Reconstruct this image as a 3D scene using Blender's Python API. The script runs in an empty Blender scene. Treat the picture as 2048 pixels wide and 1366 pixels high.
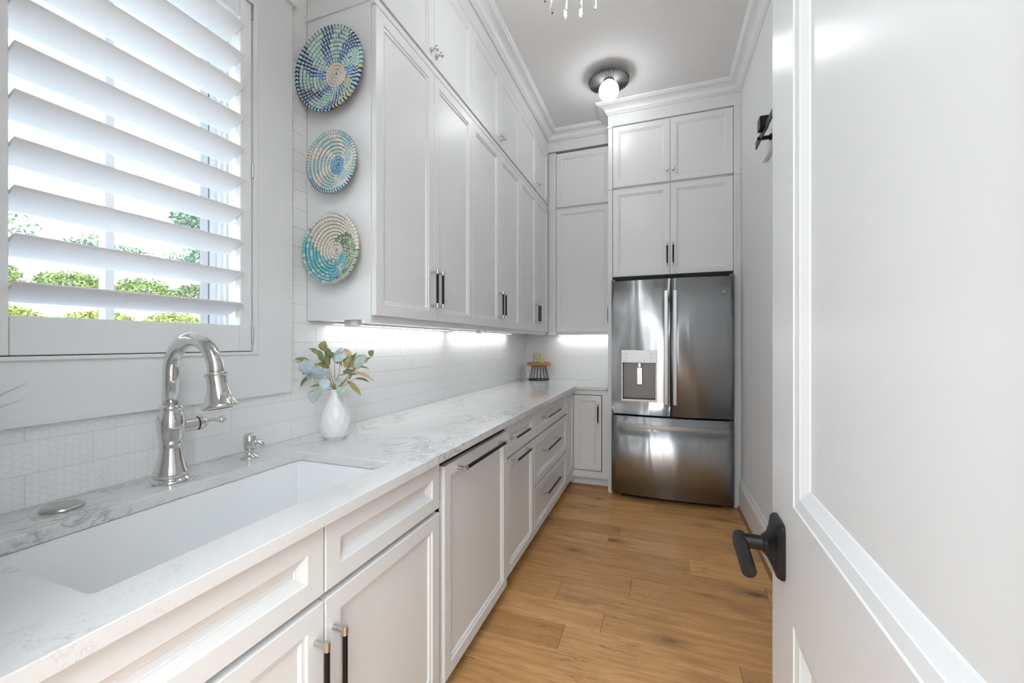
import bpy, bmesh, math, random
from mathutils import Vector, Matrix
random.seed(7)
PI = math.pi
S = bpy.context.scene
COL = S.collection

# ------------------------------------------------------------------ camera
F_PX, YAW, EYE, CY = 814.05, 0.348356, 1.29579, 686.287
cd = bpy.data.cameras.new('camera'); cam = bpy.data.objects.new('camera', cd); COL.objects.link(cam)
cd.sensor_width = 36; cd.lens = F_PX/2048*36; cd.sensor_fit = 'HORIZONTAL'
cd.shift_y = (CY-683.0)/2048
cd.clip_start = 0.01
cam.location = (0, 0, EYE); cam.rotation_euler = (PI/2, 0, YAW)
S.camera = cam

# ------------------------------------------------------------------ world, exposure
w = bpy.data.worlds.new('sky'); S.world = w; w.use_nodes = True
nt = w.node_tree; nt.nodes.clear()
sky = nt.nodes.new('ShaderNodeTexSky'); sky.sky_type = 'NISHITA'
sky.sun_disc = False; sky.sun_elevation = math.radians(48); sky.sun_rotation = math.radians(100)
sky.air_density = 1.0; sky.dust_density = 2.5; sky.ozone_density = 1.0
bg = nt.nodes.new('ShaderNodeBackground'); bg.inputs[1].default_value = 1.5
wo = nt.nodes.new('ShaderNodeOutputWorld')
hsv = nt.nodes.new('ShaderNodeHueSaturation'); hsv.inputs['Saturation'].default_value = .45
nt.links.new(sky.outputs[0], hsv.inputs['Color']); nt.links.new(hsv.outputs[0], bg.inputs[0]); nt.links.new(bg.outputs[0], wo.inputs[0])
S.view_settings.view_transform = 'Standard'; S.view_settings.look = 'None'
S.view_settings.gamma = 1.0; S.view_settings.use_curve_mapping = False
S.view_settings.exposure = 0.1
SUN_E, CHAND_W, LED_W, HALL_W, HCORNER_W, HBACK_W = 3.0, 9.0, 1.05, 215.0, 12.0, 44.0

def lamp(name, kind, loc, energy, size=0.1, rot=(0, 0, 0), size_y=None, color=(1, 1, 1)):
    d = bpy.data.lights.new(name, kind); o = bpy.data.objects.new(name, d); COL.objects.link(o)
    d.energy = energy; d.color = color
    if kind == 'AREA':
        d.size = size
        if size_y: d.shape = 'RECTANGLE'; d.size_y = size_y
    elif kind == 'POINT': d.shadow_soft_size = size
    elif kind == 'SUN': d.angle = math.radians(1.0)
    o.location = loc; o.rotation_euler = rot
    return o
# the sun stands over the house roof and lights the garden side beyond the window
lamp('sun', 'SUN', (6, 2, 12), SUN_E, rot=(math.radians(14), math.radians(42), 0), color=(1, .97, .92))
# added overhead fill in the unseen hall behind the doorway
lamp('hall_top_fill', 'AREA', (0.15, -1.5, 3.36), HALL_W, 3.3, (0, 0, 0), 2.5, (.86, .945, 1))

# added corner fill shining through the doorway; the hall has no window
lamp('hall_corner_fill', 'AREA', (1.45, -2.35, 1.75), HCORNER_W, 1.5, (PI/2, 0, math.radians(47)), 2.3, (.88, .95, 1))
lamp('hall_back_fill', 'AREA', (.1, -2.95, 1.7), HBACK_W, 3.8, (PI/2, 0, 0), 3.2, (.88, .95, 1))  # added broad fill along the hall's back wall, no window there

# ------------------------------------------------------------------ materials
def newmat(name, base=(.8, .8, .8), rough=.5, metal=0.0, **kw):
    m = bpy.data.materials.new(name); m.use_nodes = True
    b = m.node_tree.nodes['Principled BSDF']
    b.inputs['Base Color'].default_value = (*base, 1); b.inputs['Roughness'].default_value = rough
    b.inputs['Metallic'].default_value = metal
    for k, v in kw.items(): b.inputs[k].default_value = v
    return m
class N:
    def __init__(s, m): s.t = m.node_tree; s.b = s.t.nodes['Principled BSDF']
    def n(s, typ, **kw):
        x = s.t.nodes.new(typ)
        for k, v in kw.items():
            if isinstance(k, str) and hasattr(x, k) and k not in ('inputs',): setattr(x, k, v)
        return x
    def l(s, a, b): s.t.links.new(a, b)
    def math(s, op, a, b=None, clamp=False):
        x = s.n('ShaderNodeMath', operation=op); x.use_clamp = clamp
        for i, q in enumerate((a, b)):
            if q is None: continue
            if isinstance(q, (int, float)): x.inputs[i].default_value = q
            else: s.l(q, x.inputs[i])
        return x.outputs[0]
    def ramp(s, fac, stops, interp='LINEAR'):
        x = s.n('ShaderNodeValToRGB'); x.color_ramp.interpolation = interp
        e = x.color_ramp.elements
        while len(e) < len(stops): e.new(.5)
        for q, (p, c) in zip(e, stops): q.position = p; q.color = (*c, 1) if len(c) == 3 else c
        s.l(fac, x.inputs[0]); return x.outputs[0]
    def noise(s, vec, scale, detail=4, rough=.5, dist=0.0, w=None):
        x = s.n('ShaderNodeTexNoise'); x.inputs['Scale'].default_value = scale
        x.inputs['Detail'].default_value = detail; x.inputs['Roughness'].default_value = rough
        x.inputs['Distortion'].default_value = dist
        if w is not None: x.noise_dimensions = '4D'; s.l(w, x.inputs['W'])
        s.l(vec, x.inputs['Vector']); return x.outputs[0]
    def pos(s, scale=(1, 1, 1), rot=(0, 0, 0), loc=(0, 0, 0)):
        g = s.n('ShaderNodeNewGeometry'); m = s.n('ShaderNodeMapping')
        m.inputs['Scale'].default_value = scale; m.inputs['Rotation'].default_value = rot; m.inputs['Location'].default_value = loc
        s.l(g.outputs['Position'], m.inputs['Vector']); return m.outputs[0]
    def obj(s, scale=(1, 1, 1)):
        g = s.n('ShaderNodeTexCoord'); m = s.n('ShaderNodeMapping'); m.inputs['Scale'].default_value = scale
        s.l(g.outputs['Object'], m.inputs['Vector']); return m.outputs[0]
    def bump(s, h, dist=.001, strength=1.0):
        x = s.n('ShaderNodeBump'); x.inputs['Distance'].default_value = dist; x.inputs['Strength'].default_value = strength
        s.l(h, x.inputs['Height']); s.l(x.outputs[0], s.b.inputs['Normal']); return x
    def mix(s, fac, a, b, mode='MIX'):
        x = s.n('ShaderNodeMix', data_type='RGBA', blend_type=mode)
        for i, q in ((0, fac), (6, a), (7, b)):
            if isinstance(q, (int, float)): x.inputs[i].default_value = q
            elif isinstance(q, tuple): x.inputs[i].default_value = (*q, 1)
            else: s.l(q, x.inputs[i])
        return x.outputs[2]

def paint(name, base, rough=.4, bumpd=.0002, sc=60):
    m = newmat(name, base, rough); k = N(m)
    h = k.noise(k.pos(), sc, 3); k.bump(h, bumpd, .6)
    c = k.ramp(k.noise(k.pos(), 1.3, 2), [(.3, tuple(x*.985 for x in base)), (.7, base)])
    k.l(c, k.b.inputs['Base Color']); return m
M_CAB = paint('cabinet_paint', (.775, .785, .79), .32)
M_TRIM = paint('trim_paint', (.82, .83, .835), .35)
M_WALL = paint('wall_paint', (.80, .81, .82), .75, .0004, 220)
M_CEIL = paint('ceiling_paint', (.80, .80, .80), .8, .0004, 220)
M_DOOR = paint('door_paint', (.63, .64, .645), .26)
M_LOUV = paint('louver_paint', (.85, .85, .85), .35)
M_DARK = newmat('dark_gap', (.012, .012, .012), .8)
M_BLACK = newmat('black_metal', (.012, .012, .013), .38, .6)
M_CHROME = newmat('polished_nickel', (.72, .71, .69), .10, 1.0)
M_SATIN = newmat('satin_nickel', (.55, .545, .53), .28, 1.0)
M_SINK = newmat('sink_fireclay', (.92, .925, .93), .18)
M_VASE = newmat('vase_ceramic', (.83, .825, .82), .35)
M_RUB = newmat('rubber', (.02, .02, .02), .7)
M_BLOCK = newmat('beige_plastic', (.62, .55, .48), .5)
M_LED = newmat('led_diffuser', (1, 1, 1), .5); M_LED.node_tree.nodes['Principled BSDF'].inputs['Emission Color'].default_value = (1, .98, .95, 1); M_LED.node_tree.nodes['Principled BSDF'].inputs['Emission Strength'].default_value = 3.0
M_GLOBE = newmat('opal_globe', (1, 1, 1), .3); M_GLOBE.node_tree.nodes['Principled BSDF'].inputs['Emission Color'].default_value = (.96, .98, 1, 1); M_GLOBE.node_tree.nodes['Principled BSDF'].inputs['Emission Strength'].default_value = 22.0
M_BULB = newmat('bulb', (1, 1, 1), .3); M_BULB.node_tree.nodes['Principled BSDF'].inputs['Emission Color'].default_value = (1, .97, .93, 1); M_BULB.node_tree.nodes['Principled BSDF'].inputs['Emission Strength'].default_value = 25.0
M_CRYSTAL = newmat('crystal', (1, 1, 1), .02, 0, IOR=1.5); M_CRYSTAL.node_tree.nodes['Principled BSDF'].inputs['Transmission Weight'].default_value = 1.0
# thin window glass: transparent + a little gloss
M_GLASS = bpy.data.materials.new('window_glass'); M_GLASS.use_nodes = True
_t = M_GLASS.node_tree; _t.nodes.clear()
_a = _t.nodes.new('ShaderNodeBsdfTransparent'); _g = _t.nodes.new('ShaderNodeBsdfGlossy'); _g.inputs['Roughness'].default_value = .02
_m = _t.nodes.new('ShaderNodeMixShader'); _m.inputs[0].default_value = .06; _o = _t.nodes.new('ShaderNodeOutputMaterial')
_a.inputs[0].default_value = (.97, .98, .98, 1)
_t.links.new(_a.outputs[0], _m.inputs[1]); _t.links.new(_g.outputs[0], _m.inputs[2]); _t.links.new(_m.outputs[0], _o.inputs[0])

def mat_marble():
    m = newmat('veined_quartz', (.8, .8, .8), .07); k = N(m)
    P = k.pos((1, .62, 1), (0, 0, .5))
    warp = k.noise(P, 3.2, 5, .6)
    g = k.n('ShaderNodeVectorMath', operation='MULTIPLY_ADD'); k.l(warp, g.inputs[0]); g.inputs[1].default_value = (.5, .5, .5); k.l(P, g.inputs[2])
    n1 = k.noise(g.outputs[0], 9, 7, .62, .6)
    v = k.math('ABSOLUTE', k.math('SUBTRACT', n1, .5))
    line = k.ramp(v, [(0, (1, 1, 1)), (.012, (.55, .55, .55)), (.035, (0, 0, 0))])
    mask = k.ramp(k.noise(P, 4.2, 3, .6), [(.46, (0, 0, 0)), (.60, (1, 1, 1))])
    n2 = k.noise(g.outputs[0], 30, 5, .7, .3)
    v2 = k.ramp(k.math('ABSOLUTE', k.math('SUBTRACT', n2, .5)), [(0, (1, 1, 1)), (.02, (0, 0, 0))])
    mask2 = k.ramp(k.noise(P, 7, 3, .6), [(.55, (0, 0, 0)), (.70, (.8, .8, .8))])
    a = k.math('MULTIPLY', line, mask); b = k.math('MULTIPLY', v2, mask2)
    f = k.math('MAXIMUM', a, b, True)
    cloud = k.ramp(k.noise(P, 2.1, 5, .6), [(.3, (.69, .69, .685)), (.7, (.76, .76, .755))])
    c = k.mix(k.math('MULTIPLY', f, .74), cloud, (.30, .30, .31))
    k.l(c, k.b.inputs['Base Color']); return m
M_QUARTZ = mat_marble()

def mat_oak():
    m = newmat('knotty_oak', (.4, .22, .1), .36); k = N(m)
    oi = k.n('ShaderNodeObjectInfo'); rnd = oi.outputs['Random']
    wv = k.math('MULTIPLY', rnd, 37.0)
    P = k.pos((1, 1, 1))
    warp = k.noise(P, 2.2, 3, .5, 0, wv)
    comb = k.n('ShaderNodeCombineXYZ'); k.l(k.math('MULTIPLY', k.math('SUBTRACT', warp, .5), .07), comb.inputs[1])
    add = k.n('ShaderNodeVectorMath', operation='ADD'); k.l(P, add.inputs[0]); k.l(comb.outputs[0], add.inputs[1])
    st = k.n('ShaderNodeMapping'); st.inputs['Scale'].default_value = (1.0, 16, 1); k.l(add.outputs[0], st.inputs[0])
    grain = k.noise(st.outputs[0], 3.0, 7, .65, .2, wv)
    st2 = k.n('ShaderNodeMapping'); st2.inputs['Scale'].default_value = (5, 90, 1); k.l(add.outputs[0], st2.inputs[0])
    fine = k.noise(st2.outputs[0], 3.0, 4, .6, 0, wv)
    base = k.ramp(grain, [(.28, (.46, .225, .080)), (.5, (.66, .355, .137)), (.72, (.80, .465, .200))])
    base = k.mix(k.ramp(fine, [(.35, (.30, .30, .30)), (.6, (0, 0, 0))]), base, (.27, .135, .058))
    # plank tone
    tone = k.ramp(rnd, [(0, (.84, .80, .76)), (.5, (1, 1, 1)), (1, (1.15, 1.14, 1.10))])
    base = k.mix(1.0, base, tone, 'MULTIPLY')
    # knots
    vm = k.n('ShaderNodeMapping'); vm.inputs['Scale'].default_value = (1.2, 3.0, 1); k.l(add.outputs[0], vm.inputs[0])
    vo = k.n('ShaderNodeTexVoronoi'); vo.voronoi_dimensions = '4D'; vo.inputs['Scale'].default_value = 2.5; k.l(vm.outputs[0], vo.inputs['Vector']); k.l(wv, vo.inputs['W'])
    dist = k.math('ADD', vo.outputs['Distance'], k.math('MULTIPLY', k.math('SUBTRACT', k.noise(P, 30, 3, .6), .5), .10))
    knot = k.ramp(dist, [(.10, (1, 1, 1)), (.17, (.45, .45, .45)), (.42, (0, 0, 0))])
    base = k.mix(k.math('MULTIPLY', knot, .80), base, (.085, .042, .022))
    # thin checks / mineral streaks
    cm = k.n('ShaderNodeMapping'); cm.inputs['Scale'].default_value = (1.6, 26, 1); k.l(add.outputs[0], cm.inputs[0])
    cn = k.noise(cm.outputs[0], 1.6, 4, .6, .4, wv)
    crack = k.ramp(k.math('ABSOLUTE', k.math('SUBTRACT', cn, .5)), [(0, (1, 1, 1)), (.016, (0, 0, 0))])
    cmask = k.ramp(k.noise(P, 3.3, 2, .5, 0, wv), [(.50, (0, 0, 0)), (.60, (1, 1, 1))])
    base = k.mix(k.math('MULTIPLY', k.math('MULTIPLY', crack, cmask), .75), base, (.10, .05, .028))
    k.l(base, k.b.inputs['Base Color'])
    k.bump(fine, .0003, .5)
    k.l(k.ramp(grain, [(.3, (.34, .34, .34)), (.7, (.44, .44, .44))]), k.b.inputs['Roughness'])
    return m
M_OAK = mat_oak()
M_SHOE = newmat('stained_shoe_moulding', (.30, .150, .065), .45)

def mat_tile():
    m = newmat('embossed_white_tile', (.90, .90, .90), .22); k = N(m)
    g = k.n('ShaderNodeNewGeometry'); sp = k.n('ShaderNodeSeparateXYZ'); k.l(g.outputs['Position'], sp.inputs[0])
    h = k.math('ADD', sp.outputs[0], sp.outputs[1]); z = sp.outputs[2]
    hs = []
    for a in (0, 60, 120):
        ca, sa = math.cos(math.radians(a)), math.sin(math.radians(a))
        t = k.math('ADD', k.math('MULTIPLY', h, ca*70), k.math('MULTIPLY', z, sa*70))
        fr = k.math('ABSOLUTE', k.math('SUBTRACT', k.math('FRACT', t), .5))
        hs.append(k.ramp(fr, [(.0, (1, 1, 1)), (.12, (0, 0, 0))]))
    hh = k.math('MAXIMUM', k.math('MAXIMUM', hs[0], hs[1]), hs[2])
    k.bump(hh, .0009, .75)
    return m
M_TILE = mat_tile()
M_GROUT = newmat('grout', (.78, .78, .775), .85)

def mat_steel(name='brushed_stainless', wavy=True):
    m = newmat(name, (.46, .475, .49), .30, 1.0); k = N(m)
    g = k.n('ShaderNodeNewGeometry')
    st = k.n('ShaderNodeMapping'); st.inputs['Scale'].default_value = (1, 1, .13); k.l(g.outputs['Position'], st.inputs[0])
    wv = k.noise(st.outputs[0], 8.5, 1.5, .4, .4)
    st2 = k.n('ShaderNodeMapping'); st2.inputs['Scale'].default_value = (6, 6, 900); k.l(g.outputs['Position'], st2.inputs[0])
    fine = k.noise(st2.outputs[0], 1.0, 2, .5)
    hgt = k.math('ADD', k.math('MULTIPLY', wv, 1.0 if wavy else 0.0), k.math('MULTIPLY', fine, .0012))
    k.bump(hgt, .011, .55)
    k.b.inputs['Anisotropic'].default_value = .9; k.b.inputs['Anisotropic Rotation'].default_value = .25
    return m
M_STEEL = mat_steel()
M_STEEL2 = newmat('satin_steel', (.40, .405, .41), .34, 1.0)
M_PANEL = newmat('dispenser_panel', (.46, .46, .46), .3, .8)
M_CAVITY = newmat('dispenser_cavity', (.16, .16, .165), .35, .6)
M_FRGREY = newmat('fridge_side_grey', (.20, .20, .20), .5, .2)
M_PRINT = newmat('grey_print', (.18, .18, .18), .6)
M_FLUTE = newmat('fluted_pewter', (.11, .11, .108), .42, 1.0)
M_STANDWOOD = newmat('amber_wood', (.50, .17, .025), .4)
def mat_leaf(name, c1, c2, rough=.6):
    m = newmat(name, c1, rough); k = N(m)
    c = k.ramp(k.noise(k.pos(), 55, 4, .6), [(.35, c1), (.65, c2)]); k.l(c, k.b.inputs['Base Color'])
    k.b.inputs['Subsurface Weight'].default_value = .0
    return m
LEAF = {'g': mat_leaf('leaf_green', (.17, .23, .09), (.30, .36, .17)),
        'o': mat_leaf('leaf_olive', (.30, .28, .09), (.46, .38, .15)),
        'b': mat_leaf('leaf_blue_grey', (.40, .54, .60), (.62, .72, .76)),
        's': mat_leaf('leaf_sage', (.34, .43, .38), (.52, .60, .54)),
        't': mat_leaf('leaf_tan', (.52, .36, .18), (.72, .56, .38))}
M_STEM = newmat('plant_stem', (.34, .26, .10), .6)
M_PALELEAF = newmat('pale_grey_leaf', (.66, .68, .68), .5)
M_LAWN = paint('lawn', (.30, .40, .20), .9, .01, 8)
M_DRIVE = newmat('pale_gravel', (.40, .45, .43), .9)
M_HEDGE = mat_leaf('hedge_leaves', (.07, .12, .02), (.24, .27, .055))
M_HEDGE2 = mat_leaf('shrub_leaves', (.05, .10, .03), (.17, .23, .06))
M_TREE = mat_leaf('tree_leaves', (.03, .08, .05), (.11, .18, .10))
M_BARK = newmat('bark', (.12, .09, .07), .9)

# ------------------------------------------------------------------ mesh helpers
class MB:
    def __init__(s): s.v = []; s.f = []; s.m = []; s.sm = []
    def add(s, vs, fs, mi=0, smooth=False):
        o = len(s.v); s.v += [tuple(p) for p in vs]
        for f in fs: s.f.append([i+o for i in f]); s.m.append(mi); s.sm.append(smooth)
    def box(s, x0, x1, y0, y1, z0, z1, mi=0):
        vs = [(x, y, z) for x in (x0, x1) for y in (y0, y1) for z in (z0, z1)]
        s.add(vs, [(0, 1, 3, 2), (4, 6, 7, 5), (0, 4, 5, 1), (2, 3, 7, 6), (0, 2, 6, 4), (1, 5, 7, 3)], mi); return s
    def tube(s, pts, r, n=12, mi=0, caps=True, smooth=True, flat=None):
        pts = [Vector(p) for p in pts]; rr = r if isinstance(r, (list, tuple)) else [r]*len(pts)
        rings = []; up = None
        for i, p in enumerate(pts):
            t = (pts[min(i+1, len(pts)-1)]-pts[max(i-1, 0)])
            if t.length < 1e-9: t = Vector((0, 0, 1))
            t.normalize()
            if up is None:
                up = Vector((0, 0, 1)) if abs(t.z) < .9 else Vector((1, 0, 0))
            a = (up - t*up.dot(t)).normalized(); b = t.cross(a); up = a
            ring = []
            for j in range(n):
                q = 2*PI*j/n; ring.append(p+(a*math.cos(q)+b*math.sin(q)*(flat or 1))*rr[i])
            rings.append(ring)
        vs = [q for ring in rings for q in ring]; fs = []
        for i in range(len(rings)-1):
            for j in range(n): fs.append((i*n+j, i*n+(j+1) % n, (i+1)*n+(j+1) % n, (i+1)*n+j))
        s.add(vs, fs, mi, smooth)
        if caps:
            for i, ring in ((0, rings[0]), (len(rings)-1, rings[-1])):
                s.add(ring, [tuple(range(n))], mi, False)
        return s
    def cyl(s, p0, p1, r, n=16, mi=0, r1=None): return s.tube([p0, p1], [r, r if r1 is None else r1], n, mi)
    def lathe(s, c, prof, n=32, mi=0, axis='z', smooth=True, phase=0, wob=None):
        c = Vector(c); vs = []; fs = []
        for i, (r, h) in enumerate(prof):
            for j in range(n):
                q = 2*PI*j/n + phase
                rr = r if wob is None else r*wob(j, i)
                a, b = rr*math.cos(q), rr*math.sin(q)
                vs.append(c+(Vector((a, b, h)) if axis == 'z' else Vector((h, a, b)) if axis == 'x' else Vector((a, h, b))))
        for i in range(len(prof)-1):
            for j in range(n): fs.append((i*n+j, i*n+(j+1) % n, (i+1)*n+(j+1) % n, (i+1)*n+j))
        s.add(vs, fs, mi, smooth)
        for i in (0, len(prof)-1):
            if prof[i][0] > 1e-5: s.add(vs[i*n:(i+1)*n], [tuple(range(n))], mi, False)
        return s
    def ball(s, c, r, mi=0, n=16, sc=(1, 1, 1)):
        prof = [(max(r*math.sin(PI*i/(n//2)), 1e-6), -r*math.cos(PI*i/(n//2))*sc[2]) for i in range(n//2+1)]
        return s.lathe(c, prof, n, mi)

ORG = {}
def link(name, me, parent=None):
    o = bpy.data.objects.new(name, me); COL.objects.link(o)
    if parent is not None: o.parent = parent
    return o
def obj(name, mb, mats, parent=None, bevel=0, weld=True, recalc=True):
    mats = mats if isinstance(mats, (list, tuple)) else [mats]
    if parent is not None: org = ORG[parent.name]
    else:
        xs = [p[0] for p in mb.v]; ys = [p[1] for p in mb.v]; zs = [p[2] for p in mb.v]
        org = Vector(((min(xs)+max(xs))/2, (min(ys)+max(ys))/2, min(zs)))
    me = bpy.data.meshes.new(name)
    me.from_pydata([tuple(Vector(p)-org) for p in mb.v], [], mb.f)
    for m in mats: me.materials.append(m)
    me.polygons.foreach_set('material_index', mb.m); me.polygons.foreach_set('use_smooth', mb.sm)
    if weld or recalc:
        bm = bmesh.new(); bm.from_mesh(me)
        if weld: bmesh.ops.remove_doubles(bm, verts=bm.verts, dist=1e-5)
        if recalc: bmesh.ops.recalc_face_normals(bm, faces=bm.faces)
        bm.to_mesh(me); bm.free()
    o = link(name, me, parent); ORG[o.name] = org
    if parent is None: o.location = org
    if bevel:
        b = o.modifiers.new('bevel', 'BEVEL'); b.width = bevel; b.segments = 2; b.limit_method = 'ANGLE'; b.angle_limit = math.radians(40)
    return o
def thing(name, label, cat, loc, group=None):
    o = bpy.data.objects.new(name, None); COL.objects.link(o); o.location = loc; o.empty_display_size = .05
    o['label'] = label; o['category'] = cat
    if group: o['group'] = group
    ORG[o.name] = Vector(loc); return o
def tag(o, label, cat, group=None):
    o['label'] = label; o['category'] = cat
    if group: o['group'] = group
    return o
def struct(name, mb, mats, bevel=0, label=None, weld=True):
    o = obj(name, mb, mats, None, bevel, weld); o['kind'] = 'structure'
    if label: o['label'] = label
    return o
def struct_root(name, loc, label=None):
    o = bpy.data.objects.new(name, None); COL.objects.link(o); o.location = loc; o['kind'] = 'structure'; ORG[o.name] = Vector(loc)
    if label: o['label'] = label
    return o
# face frames: (along, up, outward) -> world
def mapL(x0): return lambda a, b, c: (x0+c, a, b)          # faces +x, runs along y
def mapB(y0): return lambda a, b, c: (a, y0-c, b)          # faces -y, runs along x
def panel(mb, mp, a0, a1, b0, b1, t, rings, mi=0):
    def ring(i, c): return [mp(a0+i, b0+i, c), mp(a1-i, b0+i, c), mp(a1-i, b1-i, c), mp(a0+i, b1-i, c)]
    rs = [ring(0, -t), ring(0, -.0015), ring(.0015, 0)]+[ring(i, c) for i, c in rings]
    vs = [p for r in rs for p in r]; fs = [(3, 2, 1, 0)]
    for k in range(len(rs)-1):
        for j in range(4): fs.append((k*4+j, k*4+(j+1) % 4, (k+1)*4+(j+1) % 4, (k+1)*4+j))
    L = (len(rs)-1)*4; fs.append((L, L+1, L+2, L+3)); mb.add(vs, fs, mi); return mb
def mbox(mb, mp, a0, a1, b0, b1, c0, c1, mi=0):
    vs = [mp(a, b, c) for a in (a0, a1) for b in (b0, b1) for c in (c0, c1)]
    mb.add(vs, [(0, 1, 3, 2), (4, 6, 7, 5), (0, 4, 5, 1), (2, 3, 7, 6), (0, 2, 6, 4), (1, 5, 7, 3)], mi); return mb
RINGS = [(.046, 0), (.050, -.0045), (.058, -.0055), (.0600, -.009), (.063, -.0115), (.066, -.0115)]
RINGS_D = [(.046, 0), (.048, -.004), (.066, -.012), (.0685, -.012), (.070, -.015)]
def bar_handle(mp, a, b, length, vertical, parent, off=.034, r=.0062):
    mb = MB(); e = .020; h = length/2
    def q(t, c): return mp(a, b+t, c) if vertical else mp(a+t, b, c)
    mb.cyl(q(-h+e, off), q(h-e, off), r, 14, 0)
    for sg in (-1, 1):
        mb.cyl(q(sg*h, off), q(sg*(h-e), off), r+.0009, 14, 1)
        mb.cyl(q(sg*(h-e*.5), 0.0), q(sg*(h-e*.5), off), .0066, 14, 1)
    return obj('handle', mb, [M_BLACK, M_SATIN], parent, weld=False)
def knob(mp, a, b, parent):
    mb = MB(); p = Vector(mp(a, b, 0)); d = (Vector(mp(a, b, 1))-p)
    prof = [(0, .0085), (.003, .0085), (.004, .006), (.012, .0045), (.018, .006), (.022, .011), (.028, .014), (.033, .0125), (.037, .007), (.038, .0008)]
    mb.tube([p+d*h for h, r in prof], [r for h, r in prof], 16, 0)
    return obj('knob', mb, M_CHROME, parent, weld=False)

# ------------------------------------------------------------------ dimensions
XW, XR, YB, ZC = -1.38, 0.60, 4.244, 3.35       # walls and ceiling
XU, XD, XC = -1.03, -.73, -.705                 # upper door face, base door face, counter edge
YF, YU = 3.61, 3.894                            # fridge surround face, back upper face
Y0 = .10                                        # room side of front wall
ZT = .914
XP0, XP1 = -.423, -.383                         # end panel left of fridge

# ------------------------------------------------------------------ room shell
# floor: planks run across the room
fl = struct_root('floor', (0, 1, 0))
mb = MB(); mb.box(-1.6, 2.2, -3.0, 4.4, -.08, -.0125); sub = obj('subfloor', mb, M_DARK, fl)
rowW = .1605; y = 2.166-rowW*32; row = 0
random.seed(11)
joints = {0: [-.145], -1: [-.50], -2: [-.25], -3: [-.41, .30], 2: [.16], 3: [-.32], 4: [-.26], 1: [.52], 5: [.39], 6: [-.33], 7: [-.04]}
mesh_cache = {}
while y < 4.25:
    k = round((y-2.166)/rowW)
    if y > -.2:
        xs = [-1.38, .62]; js = joints.get(k, [random.uniform(-.6, .45)])
    else:
        xs = [-1.6, 2.2]; js = [random.uniform(-1.2, 0), random.uniform(.4, 1.6)]
    xs = sorted(xs+js)
    for a, b in zip(xs, xs[1:]):
        mb = MB(); g = .0006
        x0, x1, y0, y1 = a+g, b-g, y+g, y+rowW-g
        c = .0010
        vs = [(x0, y0, -.012), (x1, y0, -.012), (x1, y1, -.012), (x0, y1, -.012), (x0, y0, -c), (x1, y0, -c), (x1, y1, -c), (x0, y1, -c),
              (x0+c, y0+c, 0), (x1-c, y0+c, 0), (x1-c, y1-c, 0), (x0+c, y1-c, 0)]
        fs = [(3, 2, 1, 0), (8, 9, 10, 11)]
        for q in (0, 4):
            for j in range(4): fs.append((q+j, q+(j+1) % 4, q+4+(j+1) % 4, q+4+j))
        mb.add(vs, fs); obj('plank', mb, M_OAK, fl, weld=False, recalc=False)
    y += rowW

mb = MB(); mb.box(-1.75, .75, Y0-.14, 4.4, ZC, ZC+.12); struct('ceiling', mb, M_CEIL)
# left wall with the window opening
WY0, WY1, WZ0, WZ1 = .415, 1.047, 1.262, 2.500
mb = MB()
mb.box(-1.60, XW, -.04, WY0, 0, ZC); mb.box(-1.60, XW, WY1, YB+.15, 0, ZC)
mb.box(-1.60, XW, WY0, WY1, 0, WZ0); mb.box(-1.60, XW, WY0, WY1, WZ1, ZC)
wl = struct('wall_left', mb, M_WALL)
mb = MB(); mb.box(XW, XR, YB, YB+.15, 0, ZC); wb = struct('wall_back', mb, M_WALL)
mb = MB(); mb.box(XR, XR+.15, Y0-.14, YB+.15, 0, ZC); struct('wall_right', mb, M_WALL)
mb = MB(); mb.box(XW, -.62, Y0-.14, Y0, 0, ZC); mb.box(.19, XR, Y0-.14, Y0, 0, ZC); mb.box(-.62, .19, Y0-.14, Y0, 2.77, ZC)
struct('wall_front', mb, M_WALL)
# unseen hall shell behind the doorway, made up to guide the fill light
mb = MB(); mb.box(-1.75, -1.60, -3.0, Y0-.14, 0, 3.5); struct('wall_hall_left', mb, M_WALL)
mb = MB(); mb.box(2.2, 2.35, -3.0, Y0-.14, 0, 3.5); struct('wall_hall_right', mb, M_WALL)
mb = MB(); mb.box(-1.6, 2.2, -3.15, -3.0, 0, 3.5); struct('wall_hall_back', mb, M_WALL)
mb = MB(); mb.box(.75, 2.2, Y0-.14, Y0-.02, 0, 3.5); struct('wall_hall_side', mb, M_WALL)
mb = MB(); mb.box(-1.75, 2.35, -3.15, Y0-.14, 3.38, 3.5); struct('ceiling_hall', mb, M_CEIL)

# tiles: 3 inch rows
def tiles(parent, mp, a0, a1, z0, z1, holes=(), pitch=.36, base=.497, skip=None):
    rh = .0768; r = 0; z = z0
    while z < z1-.004:
        zt = min(z+rh, z1); off = base+(.12 if r % 2 else 0)
        a = off-pitch*math.ceil((off-a0)/pitch)
        while a < a1:
            s0, s1 = max(a, a0), min(a+pitch, a1)
            segs = [(s0, s1)]
            for h0, h1, hz0, hz1 in holes:
                if z+.005 < hz1 and zt-.005 > hz0:
                    ns = []
                    for p, q in segs:
                        if h1 <= p or h0 >= q: ns.append((p, q)); continue
                        if h0 > p: ns.append((p, h0))
                        if h1 < q: ns.append((h1, q))
                    segs = ns
            for p, q in segs:
                if q-p > .012:
                    m_ = MB(); panel(m_, mp, p+.0005, q-.0005, z+.0005, zt-.0005, .0075, [(.0018, 0)])
                    obj('tile', m_, M_TILE, parent, weld=False, recalc=False)
            a += pitch
        z = zt; r += 1
mb = MB(); mb.box(XW, XW+.0012, Y0, YB, ZT, ZC)
mb2 = MB()
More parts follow.
